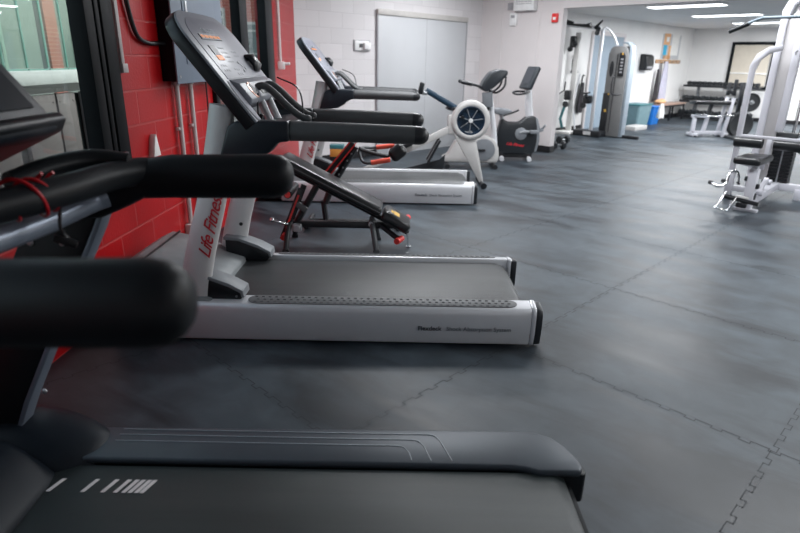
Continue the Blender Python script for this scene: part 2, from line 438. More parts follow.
# black baseboards
b = MB(); b.box((1.56/2, -.006, .05), (1.56, .012, .10)); b.box((1.566, .065, .05), (.012, .142, .10)); struct('baseboard_back_right', b, M['baseboard'], loc=(CW.x, CW.y, 0), rz=GR)
b = MB(); b.box((tlen/2, -.006, .05), (tlen-.02, .012, .10)); struct('baseboard_back', b, M['baseboard'], loc=(WEST.x, WEST.y, 0), rz=math.pi/2-rad(44.5))
b = MB(); b.box((4.6, -.006, .05), (9.1, .012, .10)); struct('baseboard_far_left', b, M['baseboard'], loc=(FC.x-B2.x*9.25, FC.y-B2.y*9.25, 0), rz=math.pi/2-rad(44.5))
b = MB(); b.box((4.0, -.006, .05), (8., .012, .10)); struct('baseboard_far', b, M['baseboard'], loc=(FC.x, FC.y, 0), rz=GR)
b = MB(); b.box((5.5, .006, .05), (11., .012, .10)); struct('baseboard_left', b, M['red_block'], loc=(WEST.x, WEST.y, 0), rz=RZ)

# windows of the red wall (local frame of the wall)
def window(name, op, posts, w_first):
    b = MB(); x0, x1, z0, z1 = op
    fr = .055
    for xa, xb in posts: b.box(((xa+xb)/2, -.01, (z0+z1)/2), (xb-xa, .09, z1-z0), bev=.006)
    b.box(((x0+x1)/2, -.02, z0+fr/2), (x1-x0, .12, fr), bev=.005); b.box(((x0+x1)/2, -.02, z1-fr/2), (x1-x0, .12, fr), bev=.005)
    o = struct(name, b, M['black_frame'], loc=(WEST.x, WEST.y, 0), rz=RZ, smooth=30)
    g = MB(); g.box(((x0+x1)/2, -.045, (z0+z1)/2), (x1-x0-.04, .006, z1-z0-.06)); g.build('window_pane', M['glass'], o, smooth=0)
    return o
window('window_1', w1, [(4.62, 4.74), (4.76, 4.80), (4.815, 4.90), (6.9, 7.0), (9.2, 9.3)], 0)
window('window_2', w2, [(1.20, 1.48), (2.14, 2.36), (3.04, 3.12)], 0)
# grey door with roller header on the white wall
DW = struct('door_1', MB().box((1.03, -.02, 1.01), (2.02, .03, 2.02), bev=.004), M['door_grey'], loc=(CW.x-B2.x*2.50, CW.y-B2.y*2.50, 0), rz=math.pi/2-rad(44.5), smooth=30)
bb = MB(); bb.box((1.03, -.03, 2.055), (2.06, .055, .075), bev=.006); tag(bb.build('door_header', M['door_trim'], DW), 'beige box header above the door')
bb = MB(); bb.box((.012, -.021, 1.01), (.022, .036, 2.02)); bb.box((2.05, -.022, 1.01), (.025, .04, 2.02)); bb.box((1.06, -.0365, 1.01), (.004, .002, 2.0)); bb.build('door_edge_strip', M['greyplastic'], DW)
# blue grey double door in the further room
D2 = struct('door_2', MB().box((.72, -.02, 1.0), (1.44, .03, 2.0), bev=.004), M['door_blue'], loc=(FC.x-B2.x*5.87, FC.y-B2.y*5.87, 0), rz=math.pi/2-rad(44.5))
bb = MB()
for x in (-.04, 1.48): bb.box((x, -.02, 1.02), (.08, .05, 2.04), bev=.004)
bb.box((.72, -.02, 2.04), (1.58, .05, .08), bev=.004); bb.build('door_frame', M['white_wall'], D2)
# framed glazed panel on the far wall
D3 = struct('window_3', MB().box((.48, -.02, 1.43), (.9, .02, 1.08)), M['mirror'], loc=(FC.x-A2.x*1.10, FC.y-A2.y*1.10, 0), rz=GR)
bb = MB()
for x in (0, 1.0): bb.box((x, -.03, 1.43), (.075, .05, 1.20), bev=.004)
for z in (.87, 2.0): bb.box((.5, -.03, z), (1.07, .05, .075), bev=.004)
bb.build('window_frame', M['black_frame'], D3)
bb = MB(); bb.box((.5, -.035, 1.24), (.92, .03, .035)); bb.build('glazing_bar', M['paper'], D3)
# wall seams / corner strips on the wall by the opening
b = MB()
for s in (1.13, .41): b.box((1.56-s, -.004, HM/2), (.02, .008, HM))
b.build('cover_strip', M['white_wall'], bpy.data.objects['wall_back_right'], smooth=0)

# ------------------------------------------------------------------ outdoors
b = MB(); b.box((-8.5, 9, -.1), (13.2, 34, .1)); struct('ground', b, M['asphalt'])
bar = thing('rink_barrier', 'low pink-grey barrier with tall green-edged glass panels seen through the near window', 'barrier', (-4., 3.6, 0))
b = MB(); b.box((0, 3.6, 1.03), (.10, 7.4, .09)); b.build('dark_rail', M['barrier_d'], bar)
b = MB(); b.box((-.02, 3.6, 1.15), (.14, 7.4, .15), bev=.01); b.build('white_sill', M['barrier_w'], bar)
y = 0.; i = 0
for wdt in (.62, .55, .66, .6, .62, .40, .34, .45, .5, .55, .6, .6):
    b = MB(); b.box((0, y+wdt/2, .5), (.05, wdt-.02, .94), bev=.004)
    for z in (.12, .88):
        for yy in (.06, wdt-.06): b.cyl((.02, y+yy, z), (.03, y+yy, z), .012, 8)
    b.build('lower_panel', M['barrier'], bar)
    if i in (4, 6, 7): pass
    y += wdt + (.16 if i in (3, 5, 6) else .02); i += 1
b = MB(); b.box((-.08, 3.6, .5), (.04, 7.3, .9)); b.build('backing_board', M['barrier_d'], bar)
y = 0.2
while y < 6.9:
    g = MB(); g.box((-.02, y+.19, 2.3), (.012, .36, 2.1)); g.build('glass_panel', M['plexi'], bar, smooth=0)
    e = MB()
    for yy in (y, y+.375): e.box((-.02, yy, 2.3), (.016, .010, 2.1))
    e.box((-.02, y+.19, 1.235), (.02, .36, .012))
    e.build('glass_edge', M['plexi_edge'], bar, smooth=0)
    y += .39
for yy, mm in ((1.9, M['outframe']), (2.62, M['outframe']), (3.35, M['greyplastic']), (4.4, M['outframe']), (5.5, M['greyplastic'])):
    e = MB(); e.box((-.06, yy, 2.25), (.05, .05, 2.1)); e.build('post', mm, bar, smooth=0)
# pale building behind it
bl = thing('neighbouring_building', 'pale grey-green building facade outside beyond the glass barrier', 'building', (-7.0, 8., 0))
b = MB(); b.box((-.15, .3, 2.5), (.3, 13, 5)); b.build('wall', M['outside'], bl, smooth=0)
for yy, zz, ww, hh, mm in ((-.5, 1.2, 1.2, 1.1, 'outglass'), (1.2, 1.6, .5, 2.9, 'outbrick'), (2.5, 1.2, 1.0, 1.1, 'outglass'), (4.3, 1.7, .4, 2.8, 'outbrick'), (5.5, 1.4, .9, 1.4, 'outglass')):
    b = MB(); b.box((.02, yy, zz), (.06, ww, hh)); b.build('window' if mm == 'outglass' else 'brick_pier', M[mm], bl, smooth=0)
br = thing('brick_building', 'red brick building with pale window frames seen through the second window', 'building', (-8.3, 16.4, 0))
b = MB(); b.box((2.3, .15, 2.6), (9, .3, 5.2)); b.build('wall', M['outbrick'], br, smooth=0)
for x0, x1, z0, z1 in ((2.75, 3.25, 1.2, 2.6), (3.35, 3.62, 0.6, 2.6), (4.12, 4.55, .9, 2.28), (4.75, 5.1, .1, 2.3), (.6, 1.7, 1.2, 2.5)):
    b = MB(); b.box(((x0+x1)/2, -.03, (z0+z1)/2), (x1-x0, .06, z1-z0)); b.box(((x0+x1)/2, -.07, z1-.22), (x1-x0, .05, .05)); b.box(((x0+x1)/2, -.07, (z0+z1)/2-.1), (x1-x0, .05, .04)); w = b.build('window_frame', M['outframe'], br, smooth=0)
    b = MB(); b.box(((x0+x1)/2, -.065, (z0+z1)/2), (x1-x0-.12, .01, z1-z0-.14)); b.build('pane', M['outglass'], w, smooth=0)

# ------------------------------------------------------------------ life-size silver treadmill
def make_treadmill():
    t = thing('treadmill', 'silver and charcoal treadmill, nearer of the two silver ones, its lettered rail facing us', 'treadmill', (.735, 3.13, 0), 0, 'silver treadmills along the red wall')
    # local x: 0 = rear end (right in view), negative towards the wall; y -.41 (near) .. +.41
    prof = [(-.398, .036), (-.408, .09), (-.412, .14), (-.411, .19), (-.406, .214), (-.396, .228), (-.325, .243), (-.316, .238), (-.316, .10), (-.34, .022), (-.395, .022)]
    for sg in (1, -1):
        b = MB(); b.prism([(sg*y, z-.010) for y, z in prof], -2.0, -.045, 'x', bev=.006); r = b.build('side_rail', M['silver'], t)
        # oval foot pad with rows of raised dots, set into the sloping top
        sl = math.atan2(.243-.228, .071)
        b = MB(); L0, L1 = -1.50, -.115; yc = -.362; pr = []
        for k in range(9):
            a = math.pi/2+math.pi*k/8; pr.append((L0+.05+.05*math.cos(a), .035*math.sin(a)))
        for k in range(9):
            a = -math.pi/2+math.pi*k/8; pr.append((L1-.05+.05*math.cos(a), .032*math.sin(a)))
        mt = Matrix.Translation((0, sg*yc, .2262)) @ Euler((sg*sl, 0, 0)).to_matrix().to_4x4()
        b.prism(pr, -.001, .0035, 'z', bev=.0015, mtx=mt); fp = b.build('foot_pad', M['pad'], r)
        b = MB()
        x = L0+.04; kk = 0
        while x < L1-.03:
            for yy in (-.021, 0, .021):
                b.box((x+(.012 if yy == 0 else 0), yy, .0045), (.014, .007, .003), mtx=mt)
            x += .034
        tag(b.build('pad_tread', M['dot'], fp, smooth=0), 'dark raised tread marks')
        b = MB()
        b.prism([(sg*y, z-.010) for y, z in [(-.400, .034), (-.410, .09), (-.414, .14), (-.413, .19), (-.408, .216), (-.397, .231), (-.325, .2455), (-.305, .238), (-.305, .08), (-.34, .020), (-.395, .020)]], -.045, -.018, 'x', bev=.008)
        tag(b.build('end_cap_band', M['silver'], t), 'silver top band of the rail end')
        b = MB()
        b.prism([(sg*y, z-.010) for y, z in [(-.398, .033), (-.408, .09), (-.412, .14), (-.411, .19), (-.405, .208), (-.395, .222), (-.325, .236), (-.305, .232), (-.305, .08), (-.34, .022), (-.395, .022)]], -.030, .016, 'x', bev=.012)
        tag(b.build('end_cap', M['endcap'], t), 'dark rubber end cap')
    # belt, deck and roller
    b = MB(); b.prism([(-1.98, .12), (-1.98, .206), (-.13, .208), (-.075, .192), (-.045, .155), (-.06, .12), (-.10, .10)], -.300, .300, 'y', bev=.003); b.build('running_belt', M['belt'], t)
    b = MB(); b.box((-1.05, 0, .16), (1.8, .625, .07)); b.build('deck', M['blkplastic'], t)
    b = MB(); b.cyl((-.095, -.31, .15), (-.095, .31, .15), .035); b.build('rear_roller', M['steel'], t)
    b = MB()
    for x in (-1.85, -.25):
        for sg in (1, -1): b.cyl((x, sg*.33, 0), (x, sg*.33, .05), .03)
    b.box((-1.0, 0, .055), (1.9, .74, .05)); b.build('underframe', M['blkplastic'], t)  # feet and frame; the black slab is widened to darken the floor beneath
    # motor cover
    b = MB(); rings = []
    top = [(-2.225, .16, .20), (-2.24, .27, .30), (-2.215, .335, .36), (-2.15, .365, .385), (-1.98, .330, .39), (-1.78, .262, .385), (-1.69, .236, .385), (-1.682, .226, .385), (-1.680, .205, .385)]
    for x, z, hw in top:
        r = min(.05, z*.3) if x < -1.9 else .018; ring = []
        for yy, zz in ((-hw, .05), (-hw, z-r), (-hw+.012, z-r*.35), (-hw+.04, z), (0, z+.006), (hw-.04, z), (hw-.012, z-r*.35), (hw, z-r), (hw, .05)): ring.append((x, yy, zz))
        rings.append(ring)
    b.loft(rings); b.build('motor_cover', M['hood'], t, smooth=50)
    b = MB(); b.box((-2.10, 0, .372), (.006, .66, .010), rot=(0, rad(-6), 0)); tag(b.build('cover_groove', M['blkplastic'], t), 'dark seam across the cover')
    b = MB(); b.box((-1.96, 0, .105), (.5, .80, .15), bev=.02); b.build('motor_base', M['blkplastic'], t)
    # boots beside the uprights
    for sg in (1, -1):
        y0, y1 = sorted((sg*.362, sg*.258))
        b = MB(); b.prism([(-1.80, .21), (-1.80, .345), (-1.72, .340), (-1.60, .295), (-1.535, .262), (-1.53, .235), (-1.55, .21)], y0, y1, 'y', bev=.006); b.build('upright_boot', M['blkplastic'], t)
        b = MB(); b.prism([(-1.81, .343), (-1.81, .362), (-1.72, .357), (-1.595, .311), (-1.525, .272), (-1.52, .235), (-1.535, .235), (-1.54, .259), (-1.60, .292), (-1.72, .338)], y0-.004, y1+.004, 'y', bev=.003)
        bt = b.build('boot_cap', M['boot_top'], t)
        b = MB(); b.cyl((-1.56, sg*.362, .242), (-1.56, sg*.367, .242), .006, 8); b.build('screw', M['steel'], bt)
    # uprights
    for sg in (1, -1):
        yy = sg*.345
        pts = [(-1.785, yy, .20), (-1.765, yy, .32), (-1.72, yy, .50), (-1.645, yy, .75), (-1.608, yy, .93), (-1.58, yy, 1.07), (-1.56, yy, 1.19)]
        b = MB(); b.tube(spl(pts, 3), [.082-.0022*i*.6 for i in range(19)], 20, ry=.034, up=(0, 1, 0)); u = b.build('upright', M['silver2'], t, smooth=60)
        if sg > 0:
            b = MB(); b.cyl((-1.71, yy-.030, .43), (-1.71, yy-.037, .43), .011, 12); b.build('bolt', M['blkplastic'], u)
    # red script up the near upright, reading upwards
    ax = Vector((.28, 0, .96)).normalized(); ay = Vector((-.96, 0, .28)).normalized(); az = ax.cross(ay)
    mt = Matrix((( ax.x, ay.x, az.x, -1.690), (ax.y, ay.y, az.y, -.381), (ax.z, ay.z, az.z, .44), (0, 0, 0, 1)))
    text('lettering', 'Life Fitness', .088, M['red_ink'], mt @ Matrix.Translation((.01, -.012, 0)), t, shear=.5, bold=.0006, space=.90)
    mt = Matrix.Translation((-.625, -.4130, .094)) @ Euler((rad(90), 0, 0)).to_matrix().to_4x4()
    text('lettering', 'Flexdeck', .034, M['dark_ink'], mt, t, bold=.0005)
    text('lettering', 'Shock Absorption System', .032, M['grey_ink'], mt @ Matrix.Translation((.147, 0, 0)), t)
    # console slab: e1 up the face, n out of the face
    e1 = Vector((-.613, 0, .79)); e1.normalize(); nn = Vector((e1.z, 0, -e1.x)); ey = Vector((0, 1, 0))
    O = Vector((-.660-.735, 0, 1.124))
    CM = Matrix(((e1.x, ey.x, nn.x, O.x), (e1.y, ey.y, nn.y, O.y), (e1.z, ey.z, nn.z, O.z), (0, 0, 0, 1)))   # (s, y, h)
    hw = .405
    def outline(g, s0=-.005, s1=.605):
        o = [(s0, -hw+g), (.455, -hw+g)]
        for k in range(1, 8):
            a = math.pi/2*k/8; o.append((.455+(s1-g-.455)*math.sin(a), -hw+g+.20*(1-math.cos(a))))
        o.append((s1-g, 0))
        return o + [(p[0], -p[1]) for p in o[::-1][1:]] + [(s0, hw-.095), (.09, hw-.10), (.09, -hw+.10), (s0, -hw+.095)]
    con = bpy.data.objects.new('console', None)
    b = MB(); b.prism(outline(0), -.062, -.006, 'z', bev=.008, mtx=CM); cs = b.build('console', M['blkplastic'], t)
    b = MB(); b.prism(outline(.004), -.006, .006, 'z', bev=.004, mtx=CM); b.build('console_rim', M['console_rim'], cs)
    b = MB(); b.prism([(.225, -hw+.075), (.455, -hw+.075)]+[(.455+.11*math.sin(math.pi/2*k/6), -hw+.075+.16*(1-math.cos(math.pi/2*k/6))) for k in range(1, 7)]+[(.455+.11*math.sin(math.pi/2*k/6), hw-.075-.16*(1-math.cos(math.pi/2*k/6))) for k in range(6, 0, -1)]+[(.455, hw-.075), (.225, hw-.075)], .005, .0085, 'z', bev=.001, mtx=CM)
    b.build('control_panel', M['console_in'], cs)
    b = MB(); b.box((.455, -.10, .010), (.030, .30, .004), mtx=CM); x = b.build('display_window', M['lcd'], cs)
    b = MB()
    for k in range(26):
        if k % 6 != 4: b.box((.455, -.235+.0105*k, .0125), (.016 if k % 3 else .012, .007, .002), mtx=CM)
    tag(b.build('led_text', M['led'], x, smooth=0), 'amber dotted display text')
    b = MB(); b.box((.382, -.20, .010), (.05, .085, .003), mtx=CM); b.build('small_screen', M['lcd'], cs)
    b = MB(); b.box((.338, -.20, .0105), (.026, .085, .003), mtx=CM); b.build('amber_screen', M['led'], cs)
    for (sa, ya, w_, ns, ny, mm) in ((.395, -.10, .010, 4, 3, 'btn'), (.375, .07, .010, 3, 3, 'btn'), (.295, -.27, .011, 2, 3, 'btn'), (.27, -.10, .012, 2, 3, 'btn')):
        b = MB()
        for i in range(ns):
            for j in range(ny): b.box((sa-.026*i, ya+.034*j, .0088), (w_, .018, .0016), mtx=CM)
        b.build('button_pad', M[mm], cs, smooth=0)
    b = MB()
    for sa, ya in ((.29, .05), (.275, .085), (.31, .03), (.26, .03)): b.box((sa, ya, .0105), (.014, .012, .003), mtx=CM)
    b.build('arrow_keys', M['btn_w'], cs, smooth=0)
    mt = CM @ Matrix.Translation((.505, -.16, .0095)) @ Euler((0, 0, rad(90))).to_matrix().to_4x4()
    text('console_lettering', 'Life Fitness', .042, M['pale_ink'], mt, cs, shear=.3)
    # lower accessory tray with cup wells
    b = MB(); b.prism([(.080, -.04), (.078, .022), (.092, .036), (.18, .034), (.222, .007), (.222, -.01)], -.325, .325, 'y', bev=.006, mtx=CM); tr = b.build('accessory_tray', M['console'], cs)
    for yy in (-.20, .22):
        b = MB(); b.lathe([(.045, -.01), (.045, .004), (.036, .006), (.034, -.004)], CM @ Vector((.135, yy, .034)), nn, 20); b.build('cup_ring', M['copper'] if yy < 0 else M['console_rim'], tr)
        b = MB(); b.lathe([(.034, -.005), (.033, .0065)], CM @ Vector((.135, yy, .034)), nn, 20); b.build('cup_well', M['blkplastic'], tr)
    b = MB(); b.box((.135, .0, .034), (.06, .15, .010), bev=.004, mtx=CM); b.build('reading_slot', M['blkplastic'], tr)
    b = MB(); b.cyl(CM @ Vector((.135, .13, .033)), CM @ Vector((.135, .13, .047)), .018, 14); b.build('stop_button', M['red_ink'], tr)
    # side speaker oval (near and far rim)
    for sg in (-1, 1):
        b = MB(); pr = [(.105+.105*math.cos(2*math.pi*k/24), sg*(hw-.045)+.030*math.sin(2*math.pi*k/24)) for k in range(24)]
        b.prism(pr, .005, .010, 'z', bev=.002, mtx=CM); sp = b.build('speaker_grille', M['speaker'], cs)
        b = MB(); b.prism([(.105+.110*math.cos(2*math.pi*k/24), sg*(hw-.045)+.035*math.sin(2*math.pi*k/24)) for k in range(24)], .004, .0075, 'z', bev=.001, mtx=CM); b.build('speaker_rim', M['lcd'], cs)
    # handset / fan knob standing on the far half of the face
    b = MB(); b.tube([CM @ Vector((.255, .27, .01)), CM @ Vector((.275, .27, .032)), CM @ Vector((.325, .27, .032)), CM @ Vector((.35, .27, .008))], [.045, .055, .055, .035], 14, ry=[.015, .022, .022, .012], up=nn); b.build('fan_pod', M['blkplastic'], cs, smooth=60)
    # moulded arms and padded rails
    for sg in (1, -1):
        yy = sg*.352
        b = MB(); b.prism([(-1.585, .935), (-1.53, 1.10), (-1.49, 1.125), (-1.245, 1.128), (-1.245, 1.036), (-1.30, 1.03), (-1.34, .985), (-1.40, .95), (-1.46, .942)], yy-.048, yy+.048, 'y', bev=.014, seg=3)
        am = b.build('arm', M['dkplastic'], t)
        b = MB(); b.tube([(-1.262, yy, 1.078), (-1.245, yy, 1.08), (-1.0, yy, 1.078), (-.66, yy, 1.071)], [.045, .046, .045, .043], 20); b.build('handrail_grip', M['grip'], am, smooth=50)
        b = MB(); b.tube([(-.665, yy, 1.071), (-.64, yy, 1.070)], [.0435, .043], 20, dome=True); b.build('grip_end', M['capgrip'], am, smooth=50)
        b = MB(); b.cyl((-1.2435, yy, 1.08), (-1.2400, yy, 1.08), .0475, 20); b.build('grip_ring', M['blkplastic'], am)
    # heart-rate handles and cross tube
    for sg in (1, -1):
        b = MB(); b.tube(spl([(-1.468, sg*.085, 1.225), (-1.462, sg*.085, 1.255), (-1.43, sg*.085, 1.268), (-1.385, sg*.085, 1.245), (-1.29, sg*.085, 1.155), (-1.235, sg*.085, 1.118), (-1.205, sg*.085, 1.112)], 5), .018, 12, dome=True); h = b.build('front_handle', M['grip'], t, smooth=60)
        b = MB(); b.cyl((-1.462, sg*.085, 1.240), (-1.395, sg*.085, 1.085), .020, 14); b.build('front_handle_sensor', M['steel'], h)
    b = MB(); b.prism([(-1.47, 1.045), (-1.46, 1.085), (-1.36, 1.10), (-1.26, 1.10), (-1.245, 1.06), (-1.30, 1.035), (-1.42, 1.03)], -.31, .31, 'y', bev=.012); b.build('cross_bar', M['dkplastic'], t)
    # safety cord and its clip
    b = MB(); p0 = CM @ Vector((.11, -.20, .045))
    b.tube(spl([p0, (-1.43, -.2, 1.13), (-1.40, -.18, 1.06), (-1.34, -.12, 1.03), (-1.25, -.02, 1.04), (-1.26, .08, 1.15), (-1.30, .16, 1.25), (-1.42, .22, 1.30)], 6), .0045, 6); sc_ = b.build('safety_cord', M['blk_cord'], t)
    b = MB(); b.box((-1.42, -.205, 1.115), (.018, .02, .055), rot=(0, rad(15), 0), bev=.004); b.build('cord_clip', M['blk_cord'], sc_)
    return t
tm = make_treadmill(); tm.location = (.722, 3.135, 0); tm.scale = (1, 1.045, 1)
tm2 = copy_tree(tm); tm2.location = (.765, 6.28, 0)
tm2['label'] = 'silver and charcoal treadmill further back, behind the incline bench and before the rowing machine'

# ------------------------------------------------------------------ black treadmill in the foreground
t1 = thing('treadmill', 'black treadmill in the left foreground with white slanted stripes on its belt', 'treadmill', (.572, 1.12, 0))
def T(x, y, z=0): return (x-.56, y-1.12, z)
for sg in (1, -1):
    f = lambda y: sg*y
    # top shell of the rail, widening over the rear end
    b = MB()
    pr = [(-1.62, .40), (-.12, .402), (-.075, .397), (-.03, .382), (.005, .43), (.012, .45), (-.012, .515), (-.06, .565), (-.13, .585), (-1.62, .56)]
    pr = [(-1.62, .395), (-.20, .395), (-.165, .388), (-.125, .372), (.005, .375), (.018, .395), (.012, .44), (-.012, .50), (-.045, .548), (-.09, .575), (-.14, .583), (-1.62, .56)]
    b.prism([(x, f(y)) for x, y in pr], .178, .202, 'z', bev=.009, seg=3); rl = b.build('side_rail', M['t1_rail'], t1)
    b = MB(); b.prism([(x, f(y)) for x, y in [(-1.62, .405), (-.20, .405), (-.12, .38), (.022, .383), (.032, .40), (.026, .44), (.0, .495), (-.05, .54), (-.14, .572), (-1.62, .55)]], .075, .182, 'z', bev=.006); b.build('rail_body', M['t1_black'], rl)
    # three nested raised lines on the top
    b = MB()
    for k, (y1, xe) in enumerate(((.548, -.43), (.518, -.485), (.485, -.535))):
        b.box(((-1.50+xe-.03)/2, f(y1), .2015), (xe-.03+1.50, .0045, .005), bev=.001)
        b.tube([(xe-.031, f(y1), .2015), (xe-.012, f(y1-.008), .2015), (xe+.004, f(y1-.035), .2015), (xe+.012+.012*(2-k), f(.412), .2015)], .0028, 6)
    tag(b.build('rail_ridge', M['t1_rail_hi'], rl), 'thin raised lines on the rail top')
b = MB(); b.prism([(-1.66, .10), (-1.66, .183), (-.085, .185), (-.045, .170), (-.03, .14), (-.045, .11), (-.085, .095)], -.385, .385, 'y', bev=.003); bt = b.build('running_belt', M['belt1'], t1)
xs = [-1.003-.0, -.885, -.785, -.735, -.695, -.672, -.645, -.620]
base = -1.036-.56
for px in (-3, 35, 57, 71, 80, 87, 94, 100):
    x0 = base + px*.00268; b = MB()
    pr = [(x0, .262), (x0+.0125, .262), (x0+.0325, .318), (x0+.020, .318)]
    b.prism(pr, .1852, .1860, 'z'); tag(b.build('belt_stripe', M['stripe'], bt, smooth=0), 'slanted white stripe')
b = MB(); b.box((-.8, 0, .13), (1.55, .80, .05)); b.build('deck', M['t1_black'], t1)
b = MB(); b.cyl((-.075, -.41, .14), (-.075, .41, .14), .034); b.build('rear_roller', M['blkplastic'], t1)
b = MB()
for x in (-1.5, -.15):
    for sg in (1, -1): b.cyl((x, sg*.47, 0), (x, sg*.47, .10), .035)
b.build('foot', M['blkplastic'], t1)
# motor hood and flowing boots round the uprights
b = MB(); rings = []
for x, z, hw, zs in ((-2.05, .20, .40, .1), (-2.0, .30, .44, .14), (-1.9, .335, .46, .17), (-1.75, .31, .45, .16), (-1.66, .25, .42, .15), (-1.615, .203, .40, .14), (-1.60, .187, .395, .13)):
    ring = [(x, -hw, .04), (x, -hw, zs), (x, -hw+.06, z-.02), (x, -hw+.16, z), (x, 0, z+.01), (x, hw-.16, z), (x, hw-.06, z-.02), (x, hw, zs), (x, hw, .04)]
    rings.append(ring)
b.loft(rings); b.build('motor_cover', M['t1_console'], t1, smooth=60, subsurf=1)
for sg in (1, -1):
    b = MB(); rings = []
    for x, z, w0, w1_ in ((-2.02, .22, .30, .60), (-1.92, .30, .30, .625), (-1.78, .315, .31, .63), (-1.66, .285, .32, .62), (-1.58, .245, .35, .60), (-1.53, .215, .375, .585), (-1.515, .19, .385, .575)):
        m_ = (w0+w1_)/2
        rings.append([(x, sg*w0, .06), (x, sg*w0, z*.72), (x, sg*(w0+.06), z*.95), (x, sg*m_, z), (x, sg*(w1_-.05), z*.95), (x, sg*w1_, z*.70), (x, sg*w1_, .06)])
    b.loft(rings); b.build('upright_boot', M['t1_console'], t1, smooth=60, subsurf=1)
# uprights: broad flat plates with a lighter edge
for sg in (1, -1):
    y0, y1 = sorted((sg*.43, sg*.475))
    b = MB(); b.prism([(-1.96, .20), (-1.80, .22), (-1.73, .38), (-1.64, .55), (-1.49, .83), (-1.43, .94), (-1.38, 1.04), (-1.58, 1.04), (-1.63, .93), (-1.70, .80), (-1.84, .50)], y0, y1, 'y', bev=.008); u = b.build('upright', M['t1_black'], t1)
    y0, y1 = sorted((sg*.425, sg*.485))
    b = MB(); b.prism([(-1.80, .22), (-1.785, .22), (-1.712, .38), (-1.622, .55), (-1.472, .83), (-1.412, .94), (-1.375, 1.02), (-1.39, 1.02), (-1.43, .94), (-1.49, .83), (-1.64, .55), (-1.73, .38)], y0, y1, 'y', bev=.003); tag(b.build('upright_edge', M['t1_edge'], u), 'blue-grey edge strip')
    b = MB()
    for x, z in ((-1.61, .90), (-1.52, .90), (-1.56, .82), (-1.66, .42)):
        b.lathe([(.009, 0), (.009, .004), (.005, .007)], (x, sg*.43-(.0 if sg > 0 else .045), z), (0, -1, 0), 10)
    b.build('bolt', M['steel'], u)
# padded arms
for sg in (1, -1):
    yy = sg*.43-.01
    dx = .014 if sg < 0 else -.014
    b = MB(); b.tube([(-1.27, yy, 1.088), (-1.18, yy, 1.097), (-1.0+dx, yy, 1.100), (-.905+dx, yy, 1.103), (-.878+dx, yy, 1.104), (-.862+dx, yy, 1.104), (-.852+dx, yy, 1.104), (-.847+dx, yy, 1.104)], [.050, .050, .050, .050, .047, .040, .028, .010], 24, ry=[.052, .058, .059, .059, .054, .044, .030, .010], up=(0, 0, 1))
    b.build('arm_pad', M['t1_pad'], t1, smooth=60)
    b = MB(); b.prism([(-1.46, .98), (-1.38, .985), (-1.30, 1.02), (-1.25, 1.045), (-1.22, 1.10), (-1.26, 1.145), (-1.36, 1.13), (-1.46, 1.09)], yy-.045, yy+.045, 'y', bev=.02, seg=3); b.build('arm_bracket', M['t1_black'], t1, smooth=60)
# front handlebar swinging from arm to arm
pts = [T(-.66, 1.545, 1.105), T(-.70, 1.525, 1.112), T(-.745, 1.44, 1.112), T(-.775, 1.33, 1.108), T(-.815, 1.22, 1.103), T(-.87, 1.10, 1.10), T(-.87, .98, 1.10), T(-.80, .84, 1.105), T(-.73, .74, 1.108), T(-.68, .695, 1.105)]
b = MB(); b.tube(spl(pts, 4), .036, 18); hb = b.build('front_handlebar', M['t1_pad'], t1, smooth=60)
b = MB(); b.tube([T(-0.767, 1.597, 1.148), T(-0.788, 1.491, 1.149)], .009, 8, ry=.004, up=(0, 0, 1)); tag(b.build('hand_sensor', M['chrome'], hb, smooth=60), 'thin metal hand sensor')
b = MB(); b.tube(spl([T(-.72, 1.50, 1.135), T(-.80, 1.475, 1.147), T(-.86, 1.40, 1.14), T(-.9, 1.30, 1.12)], 4), .028, 14); b.build('sensor_hump', M['t1_black'], hb, smooth=60)
b = MB(); b.tube(spl([T(-.79, 1.495, 1.05), T(-.82, 1.46, 1.04), T(-.855, 1.32, 1.025), T(-.89, 1.16, 1.02), T(-.92, 1.0, 1.02), T(-.90, .84, 1.03), T(-.83, .72, 1.05)], 4), .030, 18); b.build('lower_crossbar', M['t1_silver'], t1, smooth=60)
# console
e1 = Vector((-.62, 0, .785)).normalized(); nn = Vector((e1.z, 0, -e1.x))
O = Vector(T(-.842, 1.12, 1.25)); CM = Matrix(((e1.x, 0, nn.x, O.x), (e1.y, 1, nn.y, O.y), (e1.z, 0, nn.z, O.z), (0, 0, 0, 1)))
b = MB(); b.prism([(-.02, -.31), (.30, -.31), (.42, -.24), (.45, 0), (.42, .24), (.30, .31), (-.02, .31)], -.06, .0, 'z', bev=.02, mtx=CM); cs = b.build('console', M['t1_console'], t1, smooth=50)
b = MB(); b.prism([(.04, -.26), (.28, -.26), (.38, -.21), (.40, 0), (.38, .21), (.28, .26), (.04, .26)], -.001, .004, 'z', mtx=CM); b.build('display_face', M['t1_console'], cs)
b = MB(); b.prism([(x-.04, z) for x, z in ((-1.365, 1.266), (-1.352, 1.252), (-1.368, 1.222), (-1.54, 1.140), (-1.66, 1.07), (-1.70, 1.10), (-1.56, 1.20), (-1.44, 1.235), (-1.385, 1.268))], -.335, .335, 'y', bev=.008, seg=3); b.build('accessory_tray', M['t1_black'], cs, smooth=50)
# black clip hanging from the handlebar
b = MB(); b.tube(spl([T(-.79, 1.29, 1.08), T(-.775, 1.25, 1.04), T(-.765, 1.24, 1.02)], 4), .004, 6); b.box(T(-.762, 1.238, 1.005), (.05, .014, .018), rot=(0, rad(25), rad(20)), bev=.005); b.box(T(-.77, 1.245, 1.012), (.022, .014, .035), rot=(0, rad(-30), 0), bev=.005)
tag(b.build('safety_clip', M['blk_cord'], t1), 'black clip on a short cord')
